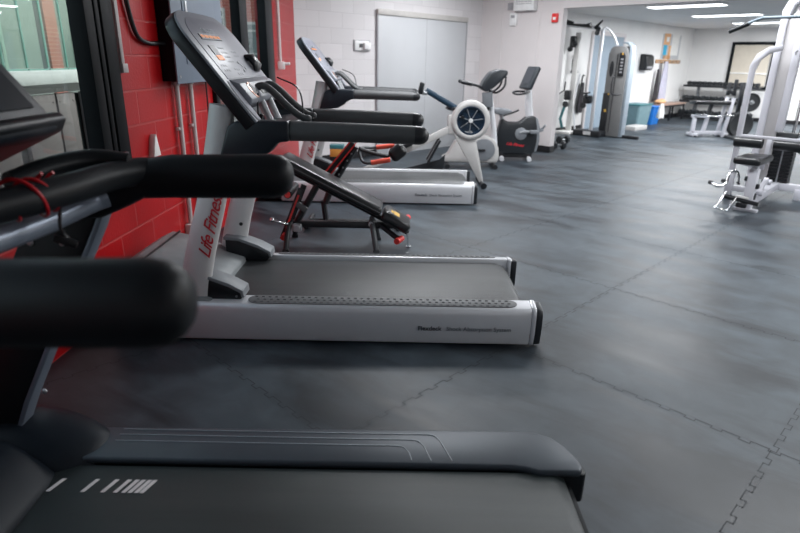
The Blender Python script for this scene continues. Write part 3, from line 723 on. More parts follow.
# red cord wound round the handlebar: rests on the treadmill, a thing of its own
path = [Vector(p) for p in spl(pts, 12)]
def around(idx, ang, r=.0405):
    i0 = int(idx); p = path[i0].lerp(path[i0+1], idx-i0); tt = (path[i0+1]-path[i0-1]).normalized()
    up = Vector((0, 0, 1)); up = (up-tt*up.dot(tt)).normalized(); sd = tt.cross(up)
    return Vector((.56, 1.12, 0))+p+up*(r*math.cos(ang))+sd*(r*math.sin(ang))
cord = MB()
pp = [around(int(round(26+k*.0)), 0) for k in range(1)]
pp = []
for k in range(61):
    u = k/60; pp.append(around(38+u*14, 2*math.pi*1.7*u+.4))
cord.tube(pp, .0042, 8)
cord.tube([around(51-k*.45, -(2*math.pi*1.1*k/24)+1.2, .0465) for k in range(25)], .0042, 8)
o = cord.build('red_cord', M['red_cord'], None, smooth=60); tag(o, 'thin red cord wound around the front handlebar of the black treadmill', 'cord')
# recentre its origin
cx = sum((v.co for v in o.data.vertices), Vector())/len(o.data.vertices); o.data.transform(Matrix.Translation(-cx)); o.location = cx

# ------------------------------------------------------------------ incline bench behind the silver treadmill
bn = thing('incline_bench', 'black incline weight bench with red fittings and a yellow print on its seat pad', 'weight bench', (-.40, 4.42, 0))
def Q(x, y, z): return (x+.40, y-4.42, z)
def pad(name, a, b_, th, y0, y1, parent, m, r=.03):
    """padded board between two xz points; a/b_ = ends of its top face"""
    a = Vector((a[0], 0, a[1])); b_ = Vector((b_[0], 0, b_[1])); d = (b_-a); L = d.length; d.normalize(); n = Vector((-d.z, 0, d.x))
    if n.z < 0: n = -n
    mt = Matrix(((d.x, 0, n.x, a.x), (0, 1, 0, 0), (d.z, 0, n.z, a.z), (0, 0, 0, 1)))
    k = MB(); k.box((L/2, (y0+y1)/2, -th/2), (L, y1-y0, th), bev=r, seg=4, mtx=mt); return k.build(name, m, parent, smooth=60), mt, L
bp_, mt, L = pad('backrest', (-.895+.4, .725), (-.135+.4, .335), .075, -.14, .14, bn, M['leather'])
k = MB(); k.tube([mt @ Vector((.01, -.125, -.037)), mt @ Vector((.01, -.14, -.037)), mt @ Vector((L-.01, -.14, -.037)), mt @ Vector((L-.01, -.125, -.037))], .004, 6); k.build('piping', M['grey_steel'], bp_)
sp_, mt2, L2 = pad('seat', (-.118+.4, .325), (.085+.4, .205), .085, -.13, .13, bn, M['leather'])
k = MB(); k.box((.10, -.04, .001), (.05, .10, .002), mtx=mt2); k.box((.06, -.04, .001), (.02, .07, .002), mtx=mt2); tag(k.build('seat_print', M['yellow_logo'], sp_, smooth=0), 'yellow printed mark')
k = MB(); k.tube([(-.47, 0, .60), (.28, 0, .215), (.46, 0, .115)], .022, 8); k.build('pad_rail', M['blk_steel'], bn)
k = MB(); k.box((.00, 0, .175), (.95, .05, .05), bev=.006)
k.build('main_beam', M['blk_steel'], bn)
for y in (-.17, .17):
    k = MB(); k.tube([(.17, y*.2, .22), (.19, y*.8, .16), (.215, y, .02)], .022, 10); k.cyl((.215, y-.015, .012), (.215, y+.015, .012), .026, 10); k.build('leg', M['grey_steel'], bn)
    k = MB(); k.tube([(-.46, y*.3, .20), (-.465, y*.9, .15), (-.475, y*1.2, .02)], .022, 10); k.cyl((-.475, y*1.2-.015, .012), (-.475, y*1.2+.015, .012), .026, 10); k.build('leg', M['blk_steel'], bn)
for y in (-.07, .07):
    k = MB(); k.box((-.445, y, .265), (.045, .012, .44), rot=(0, rad(22), 0), bev=.004); pl = k.build('adjuster_plate', M['blk_steel'], bn)
    k = MB()
    k.box((-.435, y-.008*(1 if y < 0 else -1), .29), (.014, .006, .28), rot=(0, rad(22), 0)); tag(k.build('red_strip', M['red_trim'], pl), 'red strip along the plate')
k = MB(); k.tube([(-.43, 0, .17), (-.24, 0, .50)], .026, 8); k.build('support_strut', M['blk_steel'], bn)
k = MB(); k.cyl((-.45, -.16, .44), (-.45, .16, .44), .032, 14); p = k.build('leg_roller', M['blkplastic'], bn)
k = MB(); k.cyl((-.45, -.175, .44), (-.45, -.158, .44), .022, 14); k.build('roller_cap', M['red_trim'], p)
k = MB(); k.cyl((-.50, -.15, .10), (-.50, -.08, .10), .024, 12); k.build('knob', M['red_trim'], bn)
k = MB(); k.tube([(-.47, -.08, .19), (-.48, -.15, .21), (-.57, -.16, .24)], .011, 8); k.ell((-.575, -.16, .243), (.020, .02, .02)); k.build('pull_pin', M['chrome'], bn, smooth=60)
k = MB(); k.box((-.40, -.10, .17), (.07, .05, .06), bev=.012); k.cyl((-.40, -.14, .17), (-.40, -.10, .17), .026, 8); k.build('clamp', M['steel'], bn)
k = MB(); k.box((-.36, -.09, .33), (.09, .03, .045), rot=(0, rad(35), 0), bev=.006); k.build('hinge_plate', M['grey_steel'], bn)
k = MB(); k.tube([(.17, -.09, .20), (.17, .09, .20)], .02, 10); k.build('pivot_tube', M['steel'], bn)
for y in (-.15, .15):
    k = MB(); k.cyl((.42 if y > 0 else .37, y-.045, .19 if y > 0 else .10), (.46 if y > 0 else .41, y+.045, .19 if y > 0 else .10), .024, 12); k.build('ankle_roller_end', M['red_trim'], bn)
k = MB(); k.tube([(.24, -.02, .18), (.36, -.10, .11), (.40, -.15, .10)], .022, 10); k.tube([(.28, .02, .17), (.40, .1, .185), (.46, .15, .19)], .018, 10); k.build('ankle_bar', M['blk_steel'], bn)
k = MB(); k.tube([(.455, -.02, .12), (.46, -.02, .05), (.465, -.02, .012)], .010, 8); k.cyl((.465, -.02, 0), (.465, -.02, .014), .022, 12); k.build('front_foot', M['chrome'], bn)

# second folding machine behind it
fm = thing('exercise_machine', 'folding black and red exercise machine with two coral hand grips, behind the incline bench', 'exercise machine', (-.37, 5.05, 0))
o_, mt, L = pad('back_pad', (-.34, .42), (-.06, .76), .045, -.13, .02, fm, M['leather'], .012)
k = MB(); 
for yy in (-.132, .022): k.tube([mt @ Vector((.0, yy, .0)), mt @ Vector((L, yy, .0))], .006, 6); k.tube([mt @ Vector((.0, yy, -.045)), mt @ Vector((L, yy, -.045))], .006, 6)
tag(k.build('red_edging', M['red_trim'], o_), 'red edging of the pad')
k = MB(); k.tube([(-.30, -.02, .20), (-.24, -.02, .36), (-.03, -.02, .70)], .030, 8); k.build('frame_post', M['blk_steel'], fm)
for i in range(5): pass
k = MB()
for i in range(4): k.cyl((-.175+.037*i, -.058, .46+.060*i), (-.175+.037*i, -.045, .46+.060*i), .008, 8)
k.build('adjustment_hole', M['steel'], fm)
k = MB(); k.tube([(-.45, -.02, .03), (.35, -.02, .03)], .025, 8); k.tube([(-.45, -.2, .025), (-.45, .2, .025)], .025, 8); k.tube([(.35, -.2, .025), (.35, .2, .025)], .025, 8); k.tube([(-.32, -.02, .22), (-.30, -.02, .03)], .025, 8); k.build('base_frame', M['blk_steel'], fm)
for yy, z0, z1, dx in ((-.13, .575, .60, 0.), (.16, .665, .68, .03)):
    k = MB(); k.tube(spl([(-.0, -.02, .66), (.03, yy*.6, z0+.01), (.10, yy, z0), (.20+dx, yy, z1)], 5), .013, 10); h = k.build('handle_bar', M['grey_steel'], fm, smooth=60)
    k = MB(); k.cyl((.11+dx, yy, z0+.003), (.27+dx, yy, z1+.008), .021, 14); tag(k.build('hand_grip', M['orange_grip'], h, smooth=60), 'coral red hand grip')
k = MB(); k.tube([(-.0, -.02, .68), (.10, .03, .64), (.26, .05, .60)], .018, 10); k.build('seat_arm', M['blk_steel'], fm)
k = MB(); k.box((.33, .05, .645), (.15, .13, .12), rot=(0, rad(-38), 0), bev=.04, seg=4); k.build('seat_pad', M['leather'], fm, smooth=60)

# striped box on the floor by the white wall
bx = thing('storage_box', 'small black, amber and teal box on the floor behind the rear treadmill', 'box', (-.84, 7.55, 0))
k = MB(); k.box((0, 0, .11), (.17, .16, .22), bev=.006); k.build('box_body', M['blkplastic'], bx)
k = MB(); k.box((0, 0, .27), (.17, .16, .10), bev=.006); k.build('amber_band', M['amber'], bx)
k = MB(); k.box((0, 0, .345), (.175, .165, .05), bev=.006); k.build('lid', M['tank'], bx)

# ------------------------------------------------------------------ rowing machine
rw = thing('rowing_machine', 'pale grey rowing machine with round navy flywheel cage facing us', 'rowing machine', (.79, 6.98, 0))
k = MB(); c = (0, -.055, .756)
k.lathe([(.150, .0), (.160, -.02), (.18, -.03), (.212, -.02), (.226, .0), (.230, .05), (.225, .11), (.20, .135), (.001, .14)], c, (0, 1, 0), 40, cap=False); fw = k.build('flywheel_cage', M['cream'], rw, smooth=50)
k = MB(); k.lathe([(.160, -.002), (.158, .012), (.001, .012)], c, (0, 1, 0), 40, cap=False)
k.lathe([(.143, -.015), (.150, -.026), (.162, -.024), (.162, .0), (.143, .0), (.143, -.015)], c, (0, 1, 0), 40, cap=False); g = k.build('fan_grille', M['fan_blue'], fw, smooth=50)
k = MB()
for i in range(7):
    a = math.pi*2*i/7+.15; k.tube([(c[0]+.03*math.cos(a), c[1]-.012, c[2]+.03*math.sin(a)), (c[0]+.145*math.cos(a), c[1]-.012, c[2]+.145*math.sin(a))], .0055, 6)
k.build('spoke', M['bike_grey'], g)
k = MB()
for r in (.06, .085, .11, .13):
    ring = [(c[0]+r*math.cos(2*math.pi*j/32), c[1]-.006, c[2]+r*math.sin(2*math.pi*j/32)) for j in range(33)]
    k.tube(ring, .0025, 5, cap=False)
k.build('grille_ring', M['rower_blue'], g)
k = MB(); k.lathe([(.0, -.03), (.022, -.028), (.026, -.012)], c, (0, 1, 0), 16); k.build('hub', M['whiteplastic'], fw)
for yy in (-.0,):
    k = MB(); k.prism([(-.19, .62), (-.16, .54), (.14, .04), (.17, .0), (.20, .0), (.18, .10), (.07, .56), (.02, .64)], -.05, .03, 'y', bev=.01); k.build('front_leg', M['cream'], rw)
k = MB(); k.cyl((.17, -.27, .03), (.17, .27, .03), .022, 10); fb = k.build('floor_bar', M['blk_steel'], rw)
for yy in (-.26, .26):
    k = MB(); k.cyl((.17, yy-.025, .035), (.17, yy+.025, .035), .035, 16); k.build('transport_wheel', M['blkplastic'], fb)
dr = Vector((-.95, 0, -.49)).normalized()
k = MB(); k.prism([(-.20, .68), (-.24, .60), (-1.28, .10), (-1.29, .155), (-.22, .70)], -.03, .05, 'y', bev=.008); k.build('monorail', M['cream'], rw)
k = MB(); k.tube([(-1.25, .01, .13), (-1.25, .01, .03)], .03, 8); k.cyl((-1.25, -.2, .025), (-1.25, .22, .025), .025, 8); k.build('rear_leg', M['blk_steel'], rw)
k = MB(); k.box((-.78, .01, .44), (.24, .25, .05), rot=(0, rad(-25), 0), bev=.02, seg=3); k.build('sliding_seat', M['leather'], rw, smooth=60)
k = MB(); k.box((-.20, .03, .70), (.12, .14, .22), bev=.02); k.build('chain_housing', M['cream'], rw)
k = MB(); k.box((-.15, -.02, .885), (.15, .05, .03), bev=.01); k.cyl((-.1, -.16, .80), (-.1, .22, .80), .018, 10); k.build('pull_handle', M['blk_steel'], rw)
k = MB(); k.tube([(-.05, 0, .80), (-.12, 0, .86), (-.53, 0, 1.085)], .032, 10, ry=.036); am = k.build('monitor_arm', M['rower_blue'], rw, smooth=60)
k = MB(); k.box((-.585, 0, 1.105), (.055, .17, .13), rot=(0, rad(12), 0), bev=.014); mo = k.build('monitor', M['blkplastic'], rw)
k = MB(); k.box((-.545, -.02, 1.05), (.06, .06, .04), bev=.01); k.build('monitor_bracket', M['steel'], am)
for yy in (-.11, .12):
    k = MB(); k.box((-.42, yy, .40), (.30, .10, .03), rot=(0, rad(-62), 0), bev=.012); k.build('foot_plate', M['blkplastic'], rw)
k = MB(); k.prism([(-.86, .16), (-.35, .30), (-.28, .36), (-.30, .16), (-.5, .12)], -.07, -.05, 'y', bev=.004); k.build('side_cover', M['bike_black'], rw)

# ------------------------------------------------------------------ exercise bikes
def ring_xz(cx, cz, rx, rz, n=24, a0=0, a1=2*math.pi): return [(cx+rx*math.cos(a0+(a1-a0)*i/n), cz+rz*math.sin(a0+(a1-a0)*i/n)) for i in range(n)]
bk = thing('exercise_bike', 'pale grey exercise bike with raised silver console post, half hidden by the rowing machine', 'exercise bike', (1.05, 8.25, 0))
k = MB(); k.prism([(-.50, .14), (-.42, .17), (-.33, .34), (-.25, .43), (.10, .45), (.22, .40), (.29, .28), (.31, .14), (.28, .06), (-.46, .06)], -.09, .11, 'y', bev=.035, seg=3); bs = k.build('lower_shroud', M['cream'], bk, smooth=50)
k = MB(); k.prism(ring_xz(.08, .25, .16, .15), -.115, -.085, 'y', bev=.01); k.build('crank_cover', M['bike_grey'], bs)
k = MB(); k.tube([(.26, 0, .10), (.22, 0, .5), (.13, 0, 1.02), (.12, 0, 1.08)], [.05, .038, .030, .028], 14); po = k.build('console_post', M['silver'], bk, smooth=60)
k = MB(); k.box((.05, -.02, .72), (.14, .10, .32), rot=(0, rad(8), 0), bev=.03, seg=3); k.build('grey_side_cover', M['bike_black'], po, smooth=60)
k = MB(); k.box((.09, -.09, .92), (.14, .03, .20), rot=(0, rad(-6), 0), bev=.01); tag(k.build('hanging_cloth', M['bike_grey'], bk), 'grey pouch on the post')
k = MB(); k.prism([(-.02, 1.06), (.02, 1.16), (.10, 1.27), (.22, 1.315), (.33, 1.30), (.335, 1.25), (.26, 1.17), (.16, 1.08), (.06, 1.02)], -.16, .16, 'y', bev=.025, seg=3); co = k.build('console', M['bike_console'], bk, smooth=50)
k = MB(); k.box((.10, -.01, 1.225), (.20, .22, .008), rot=(0, rad(-38), 0)); k.build('display', M['lcd'], co)
for s_ in (-1, 1):
    k = MB(); k.tube(spl([(.12, 0, 1.05), (.02, s_*.12, 1.075), (-.10, s_*.19, 1.11), (-.24, s_*.19, 1.14)], 5), .016, 10); h = k.build('handlebar', M['blk_steel'], bk, smooth=60)
    k = MB(); k.tube([(-.14, s_*.19, 1.118), (-.27, s_*.19, 1.145)], .024, 12, dome=True); k.build('handle_grip', M['blkplastic'], h, smooth=60)
    k = MB(); k.tube(spl([(.12, s_*.02, 1.03), (.20, s_*.16, 1.02), (.29, s_*.18, 1.10), (.31, s_*.14, 1.22)], 5), .014, 10); k.build('grip_loop', M['blk_steel'], bk, smooth=60)
for x in (-.42, .24):
    k = MB(); k.cyl((x, -.22, .035), (x, .24, .035), .03, 12)
    for y in (-.2, .2): k.cyl((x, y-.025, .03), (x, y+.025, .03), .034, 12)
    k.build('stabiliser', M['blk_steel'], bk)
k = MB(); k.tube([(-.22, 0, .36), (-.31, 0, .76)], .03, 12); k.build('seat_post', M['steel'], bk)
k = MB(); k.ell((-.33, 0, .80), (.14, .10, .045)); k.build('saddle', M['leather'], bk, smooth=60)
for s_ in (-1, 1):
    k = MB(); k.box((.08+s_*.07, s_*.14, .25), (.18, .02, .03), bev=.005); k.box((.08+s_*.15, s_*.19, .25), (.10, .09, .025), bev=.006); k.build('pedal', M['blk_steel'], bk)

b2 = thing('exercise_bike', 'charcoal exercise bike with tall grey console and red side lettering, beside the white pillar', 'exercise bike', (1.80, 8.95, 0))
k = MB(); k.prism([(-.40, .13), (-.38, .40), (-.33, .62), (-.22, .56), (-.06, .56), (.04, .64), (.14, .665), (.20, .63), (.235, .5), (.25, .30), (.22, .15), (.16, .09), (-.30, .09)], -.10, .10, 'y', bev=.03, seg=3); bd = k.build('body_shroud', M['bike_black'], b2, smooth=50)
k = MB(); k.prism([(.17, .62), (.205, .63), (.245, .5), (.258, .30), (.225, .14), (.19, .14), (.215, .3), (.2, .5)], -.104, .104, 'y', bev=.006); k.build('front_edge', M['bike_grey'], bd)
mt = Matrix.Translation((-.24, -.1015, .235)) @ Euler((rad(90), rad(6), 0)).to_matrix().to_4x4()
text('lettering', 'Life Fitness', .06, M['red_ink'], mt, bd, shear=.4, bold=.0015)
k = MB(); k.lathe([(.09, 0), (.09, .015), (.05, .03)], (-.03, -.10, .40), (0, -1, 0), 20); k.build('crank_disc', M['bike_grey'], bd)
for s_ in (-1, 1):
    k = MB(); k.box((-.03-s_*.07, s_*.135, .415-s_*.015), (.20, .022, .035), rot=(0, rad(-8), 0), bev=.006); cr = k.build('crank', M['steel'], b2)
    k = MB(); k.box((-.03-s_*.17, s_*.20, .44), (.11, .10, .05), bev=.012); k.build('pedal', M['bike_grey'], cr)
k = MB(); k.tube([(.10, 0, .62), (.07, 0, .80), (.045, 0, 1.05)], [.062, .056, .05], 14, ry=[.05, .045, .04], up=(0, 1, 0)); k.build('console_post', M['silver'], b2, smooth=60)
ct = Matrix.Translation((.05, -.0, 1.19)) @ Euler((0, rad(22), rad(14))).to_matrix().to_4x4()
k = MB(); k.box((0, 0, 0), (.07, .34, .34), bev=.025, seg=3, mtx=ct)
co = k.build('console', M['bike_console'], b2, smooth=50)
k = MB(); k.box((-.037, 0, .02), (.006, .26, .22), mtx=ct); k.build('display', M['lcd'], co)
k = MB(); k.prism([(y, z) for y, z in ring_xz(0, -.04, .05, .13)], .033, .048, 'x', bev=.006, mtx=ct); k.build('rear_mount', M['silver'], co)
k = MB(); k.tube(spl([(.06, -.02, 1.0), (-.03, -.19, .985), (-.15, -.21, .97), (-.20, -.12, .985), (-.14, 0, 1.0), (0, .05, 1.0)], 5), .015, 10); k.tube(spl([(.05, .0, 1.0), (.10, .2, .99), (.13, .20, 1.02)], 5), .014, 8); k.build('handlebar', M['blk_steel'], b2, smooth=60)
k = MB(); k.tube([(-.30, 0, .55), (-.33, 0, .68)], .032, 12); st = k.build('seat_post', M['steel'], b2)
k = MB(); k.prism([(-.46, .69), (-.45, .75), (-.36, .765), (-.20, .74), (-.18, .71), (-.24, .68), (-.34, .66)], -.11, .11, 'y', bev=.02, seg=3); k.build('saddle', M['bike_grey'], b2, smooth=50)
k = MB(); k.tube([(-.32, -.12, .66), (-.20, -.14, .70), (-.10, -.14, .745)], .014, 8); k.build('seat_handle', M['blk_steel'], b2, smooth=60)
k = MB(); k.box((.26, -.03, .44), (.10, .10, .03), rot=(0, rad(-20), 0), bev=.01); k.tube([(.2, 0, .42), (.30, -.05, .48), (.33, -.08, .53)], .016, 8); k.build('bottle_holder', M['bike_grey'], b2)
for x in (.13, -.28):
    k = MB(); k.tube([(x-.03, -.24, .035), (x+.03, .24, .035)], .035, 12, ry=.03, up=(0, 0, 1)); k.build('stabiliser', M['silver'], b2, smooth=60)
k = MB(); k.box((-.08, 0, .07), (.5, .12, .06), bev=.01); k.build('base_frame', M['blk_steel'], b2)

# dumbbells by the pillar foot
def dumbbell_parts(name, label, group, r, L, parent=None):
    t = thing(name, label, 'dumbbell', (0, 0, 0), 0, group)
    k = MB(); k.cyl((-L/2+.02, 0, 0), (L/2-.02, 0, 0), .014, 8); k.build('handle', M['steel'], t)
    for s_ in (-1, 1):
        k = MB(); k.lathe([(r*.8, -.5*L*.28), (r, -.5*L*.2), (r, .5*L*.2), (r*.8, .5*L*.28)], (s_*(L/2-L*.14), 0, 0), (1, 0, 0), 6 if r > .055 else 12); k.build('weight_head', M['db'], t, smooth=0)
    return t
# ------------------------------------------------------------------ lat pulldown (local x right-near, local y right-away)
lt = thing('lat_pulldown_machine', 'tall white lat pulldown machine with black thigh rollers, seat and weight stack', 'weight machine', (3.551, 5.858, 0), GR)
def lb(name, m, fn, parent=lt, sm=38, lab=None):
    k = MB(); fn(k); o = k.build(name, m, parent, smooth=sm)
    if lab: o['label'] = lab
    return o
lb('front_foot', M['white_steel'], lambda k: k.box((0, 0, .015), (.22, .07, .03), bev=.005))
lb('seat_post', M['white_steel'], lambda k: (k.box((0, .03, .22), (.085, .085, .42), bev=.006), k.box((0.0, .05, .45), (.05, .05, .14))))
lb('base_beam', M['white_steel'], lambda k: k.prism([(.03, .05), (.03, .13), (1.05, .17), (1.05, .09)], -.04, .04, 'x', bev=.006))
lb('cross_beam', M['white_steel'], lambda k: k.box((.35, 1.05, .125), (.95, .08, .08), bev=.006))
for x in (-.10, .24, .80): lb('leg', M['white_steel'], lambda k: (k.box((x, 1.03, .06), (.07, .08, .12), bev=.005)))
lb('seat', M['leather'], lambda k: (k.box((-.06, .14, .51), (.25, .50, .07), bev=.025, seg=3)), sm=60)
lb('seat_knob', M['blk_steel'], lambda k: k.cyl((-.065, 0, .33), (-.04, 0, .33), .025, 12))
lb('low_pulley', M['blk_steel'], lambda k: k.cyl((-.05, .06, .15), (.05, .06, .15), .035, 14))
lb('adjuster_pin', M['blk_steel'], lambda k: k.box((.055, .03, .26), (.03, .05, .05), bev=.008))
lb('upright_post', M['white_steel'], lambda k: k.prism([(-.360, .30), (-.305, .30), (-.305, .40), (-.03, .36), (-.03, .43), (-.305, .47), (-.310, 1.36), (-.28, 1.47), (-.20, 1.54), (-.10, 1.565), (-.10, 1.62), (-.22, 1.60), (-.32, 1.53), (-.365, 1.42)], .47, .515, 'y', bev=.008), )
lb('upright_brace', M['white_steel'], lambda k: (k.box((-.33, .495, .16), (.07, .07, .32), bev=.006), k.box((-.18, .50, .13), (.32, .06, .06), bev=.006)))
lb('roller_bar', M['white_steel'], lambda k: (k.box((-.05, .49, .70), (.62, .03, .03), bev=.004), k.box((-.03, .50, .56), (.05, .05, .26), bev=.005)))
for x0, x1 in ((-.36, -.09), (.02, .30)): lb('thigh_roller', M['leather'], lambda k: k.tube([(x0, .48, .635), (x1, .48, .635)], .052, 18), sm=60)
# main tower with pale shroud
lb('tower', M['white_steel'], lambda k: k.prism([(-.27, .10), (-.20, .10), (-.20, 1.90), (-.165, 2.02), (-.08, 2.09), (.20, 2.09), (.20, 2.16), (-.12, 2.16), (-.22, 2.09), (-.268, 1.97)], .86, .95, 'y', bev=.01))
lb('tower_column', M['white_steel'], lambda k: (k.box((-.055, .90, 1.42), (.07, .09, 1.36), bev=.008), k.box((.62, 1.02, 1.10), (.07, .09, 2.0), bev=.008), k.box((.28, .98, 2.12), (.75, .08, .07), bev=.008)))
lb('shroud', M['white_panel'], lambda k: k.prism([(-.205, .20), (-.08, .20), (-.08, 1.98), (-.16, 1.94), (-.205, 1.85)], .885, .92, 'y', bev=.004))
sh = lb('side_shroud', M['white_panel'], lambda k: k.box((-.14, .96, 1.12), (.02, .10, 1.8), bev=.004))
mt = Matrix.Translation((-.075, .853, 1.525)) @ Euler((rad(90), 0, 0)).to_matrix().to_4x4()
text('lettering', '6', .07, M['blk_steel'], mt, lt, shear=.2, bold=.002)
# weight stack
ws = lb('weight_stack', M['blk_steel'], lambda k: [k.box((-.02, 1.10, .13+.036*i), (.25, .14, .032), bev=.003) for i in range(15)], sm=0)
lb('selector_strip', M['steel'], lambda k: k.box((-.0, 1.028, .38), (.014, .004, .50)), parent=ws, sm=0, lab='pale strip down the stack')
lb('stack_cap', M['grey_steel'], lambda k: k.box((-.02, 1.10, .69), (.24, .15, .05), bev=.006), parent=ws)
for x in (-.09, .05): lb('guide_rod', M['chrome'], lambda k: k.cyl((x, 1.10, .06), (x, 1.10, 2.08), .011, 10), sm=60)
lb('cable', M['blk_cord'], lambda k: (k.cyl((.03, 1.10, .70), (.03, 1.10, 2.08), .004, 6), k.cyl((.05, 1.02, .2), (.22, 1.02, 1.7), .004, 6)), sm=60)
lb('pulley', M['blkplastic'], lambda k: (k.cyl((.08, 1.0, 2.02), (.08, 1.03, 2.02), .05, 16), k.cyl((.18, 1.0, .55), (.18, 1.03, .55), .045, 16), k.cyl((-.02, .92, 1.98), (-.02, .95, 1.98), .045, 16)))
lb('pulley_bracket', M['steel'], lambda k: (k.box((.03, .95, 2.03), (.12, .04, .10), bev=.006), k.box((-.02, .93, 1.88), (.05, .04, .14), bev=.006), k.box((.18, 1.02, .64), (.05, .03, .12), bev=.004)))
lb('low_pulley_frame', M['white_steel'], lambda k: (k.box((.03, .33, .22), (.04, .26, .04), rot=(rad(28), 0, 0)), k.cyl((.05, .20, .17), (.08, .20, .17), .035, 14), k.cyl((.05, .45, .25), (.08, .45, .25), .03, 14)))
# chrome foot plates for the low row
for z, x, y in ((.30, -.22, -.10), ):
    lb('row_handle', M['chrome'], lambda k: k.tube(spl([(-.34, -.12, .26), (-.26, -.16, .24), (-.20, -.12, .27), (-.21, -.02, .36), (-.17, .05, .38), (-.13, .02, .33), (-.11, -.03, .28)], 5), .014, 8), sm=60)
lb('row_handle_end', M['blkplastic'], lambda k: (k.cyl((-.36, -.115, .262), (-.33, -.122, .26), .022, 12), k.cyl((-.28, .04, .27), (-.26, .03, .27), .022, 12), k.cyl((-.115, -.035, .27), (-.105, -.03, .285), .02, 12)))
lb('low_row_frame', M['chrome'], lambda k: k.tube([(-.17, -.14, .20), (-.23, -.22, .03), (-.10, -.24, .025), (-.07, -.16, .14)], .012, 8), sm=60)
lb('low_row_grip', M['leather'], lambda k: (k.cyl((-.20, -.12, .145), (-.10, -.10, .13), .026, 12), k.cyl((-.10, -.10, .13), (.13, -.10, .105), .022, 12), k.box((-.02, -.11, .075), (.10, .05, .05), bev=.01)), sm=60)
lb('low_row_cover', M['cream'], lambda k: k.box((-.03, -.10, .155), (.12, .05, .018), rot=(0, rad(5), 0), bev=.006))
# pulldown bar hangs from the top
M['bar_steel'] = mat('blue_grey_steel', (.13, .17, .20), .4, metal=.0)
pb = thing('pulldown_bar', 'long chrome pulldown bar with bent black gripped end hanging at the lat machine', 'bar', (3.551+S45*.62+C45*.085, 5.858+C45*.62-S45*.085, 1.882), GR)
k = MB(); k.tube(spl([(-.75, 0, -.120), (-.62, 0, -.065), (-.53, 0, -.022), (-.46, 0, .0), (-.38, 0, .003), (.38, 0, .003), (.46, 0, .0), (.53, 0, -.022), (.62, 0, -.065), (.75, 0, -.120)], 4), .016, 12); k.build('bar', M['bar_steel'], pb, smooth=60)
for s_ in (-1, 1):
    k = MB(); k.cyl((s_*.76, 0, -.125), (s_*.58, 0, -.048), .024, 14); k.build('grip', M['blkplastic'], pb, smooth=60)
k = MB(); k.tube([(0, 0, 0), (0, 0, .07)], .012, 8); k.cyl((0, -.01, .05), (0, .01, .05), .03, 12); k.build('swivel_hook', M['chrome'], pb)

# ------------------------------------------------------------------ further room: cable crossover
cc = thing('cable_machine', 'tall grey cable crossover tower with pulleys beside the blue-grey door', 'weight machine', (4.30, 12.1, 0), GR)
def cb(name, m, fn, parent=cc, sm=38):
    k = MB(); fn(k); return k.build(name, m, parent, smooth=sm)
def tower_prof(x0, x1, z1): return [(x0, .02), (x1, .02), (x1, z1-.16), (x1-.03, z1-.06), (x1-.09, z1), (x0+.09, z1), (x0+.03, z1-.05), (x0, z1-.16)]
tw = cb('tower_shroud', M['shroud'], lambda k: k.prism(tower_prof(-.27, .14, 1.74), -.10, .14, 'y', bev=.02))
cb('tower_edge', M['shroud_l'], lambda k: k.prism([(.135, .02), (.20, .02), (.20, 1.62), (.17, 1.75), (.10, 1.81), (-.05, 1.82), (-.05, 1.79), (.08, 1.775), (.13, 1.72), (.135, 1.6)], -.08, .10, 'y', bev=.01), tw)
cb('panel_seam', M['blk_steel'], lambda k: k.box((-.07, -.102, .85), (.012, .01, 1.5)), tw)
cb('window_slot', M['blkplastic'], lambda k: k.prism(tower_prof(-.20, -.12, 1.52)[0:0] or ring_xz(-.165, 1.32, .04, .15), -.11, -.098, 'y'), tw)
cb('instruction_plate', M['blk_steel'], lambda k: k.prism([(-.03, 1.18), (.09, 1.18), (.09, 1.56), (.05, 1.62), (-.03, 1.62)], -.112, -.098, 'y', bev=.006), tw)
cb('instruction_print', M['greyplastic'], lambda k: [k.box((.03, -.1135, 1.26+.06*i), (.05, .003, .03)) for i in range(5)], tw, 0)
cb('stack_window', M['blk_steel'], lambda k: k.box((-.20, -.11, .45), (.13, .03, .82), bev=.006), tw)
cb('yellow_tag', M['yellow_logo'], lambda k: (k.box((-.18, -.13, .52), (.04, .01, .05)), k.box((.03, -.115, 1.60), (.03, .004, .04)), k.box((-.15, -.13, .84), (.03, .01, .03))), tw, 0)
cb('column', M['silver'], lambda k: (k.box((-.40, -.20, 1.03), (.06, .06, 2.0), bev=.01)))
cb('column_base', M['blk_steel'], lambda k: (k.box((-.42, -.20, .06), (.60, .30, .12), bev=.02), ))
cb('base_label', M['whiteplastic'], lambda k: k.box((-.40, -.355, .07), (.16, .008, .07)), cc, 0)
cb('carriage', M['blkplastic'], lambda k: (k.box((-.52, -.25, .72), (.16, .14, .16), bev=.03), k.cyl((-.60, -.28, .60), (-.60, -.24, .60), .06, 14), k.ell((-.52, -.33, .78), (.05, .04, .05))))
for x in (-.66, -.02):
    cb('grab_handle', M['blk_steel'], lambda k: k.tube(spl([(x, -.24, 1.18), (x, -.30, 1.17), (x, -.32, 1.0), (x+.02, -.31, .86), (x+.10, -.28, .84), (x+.16, -.22, .86)], 4), .016, 8), cc, 60)
cb('top_arch', M['silver'], lambda k: k.tube(spl([(-.42, -.2, 2.0), (-.36, -.15, 2.07), (-.25, -.05, 1.95), (-.18, 0, 1.80), (-.14, 0, 1.72)], 4), .024, 10), cc, 60)
cb('top_beam', M['silver'], lambda k: k.prism([(-1.55, 2.15), (-1.55, 2.22), (-.45, 2.10), (-.45, 2.03)], -.24, -.17, 'y', bev=.006))
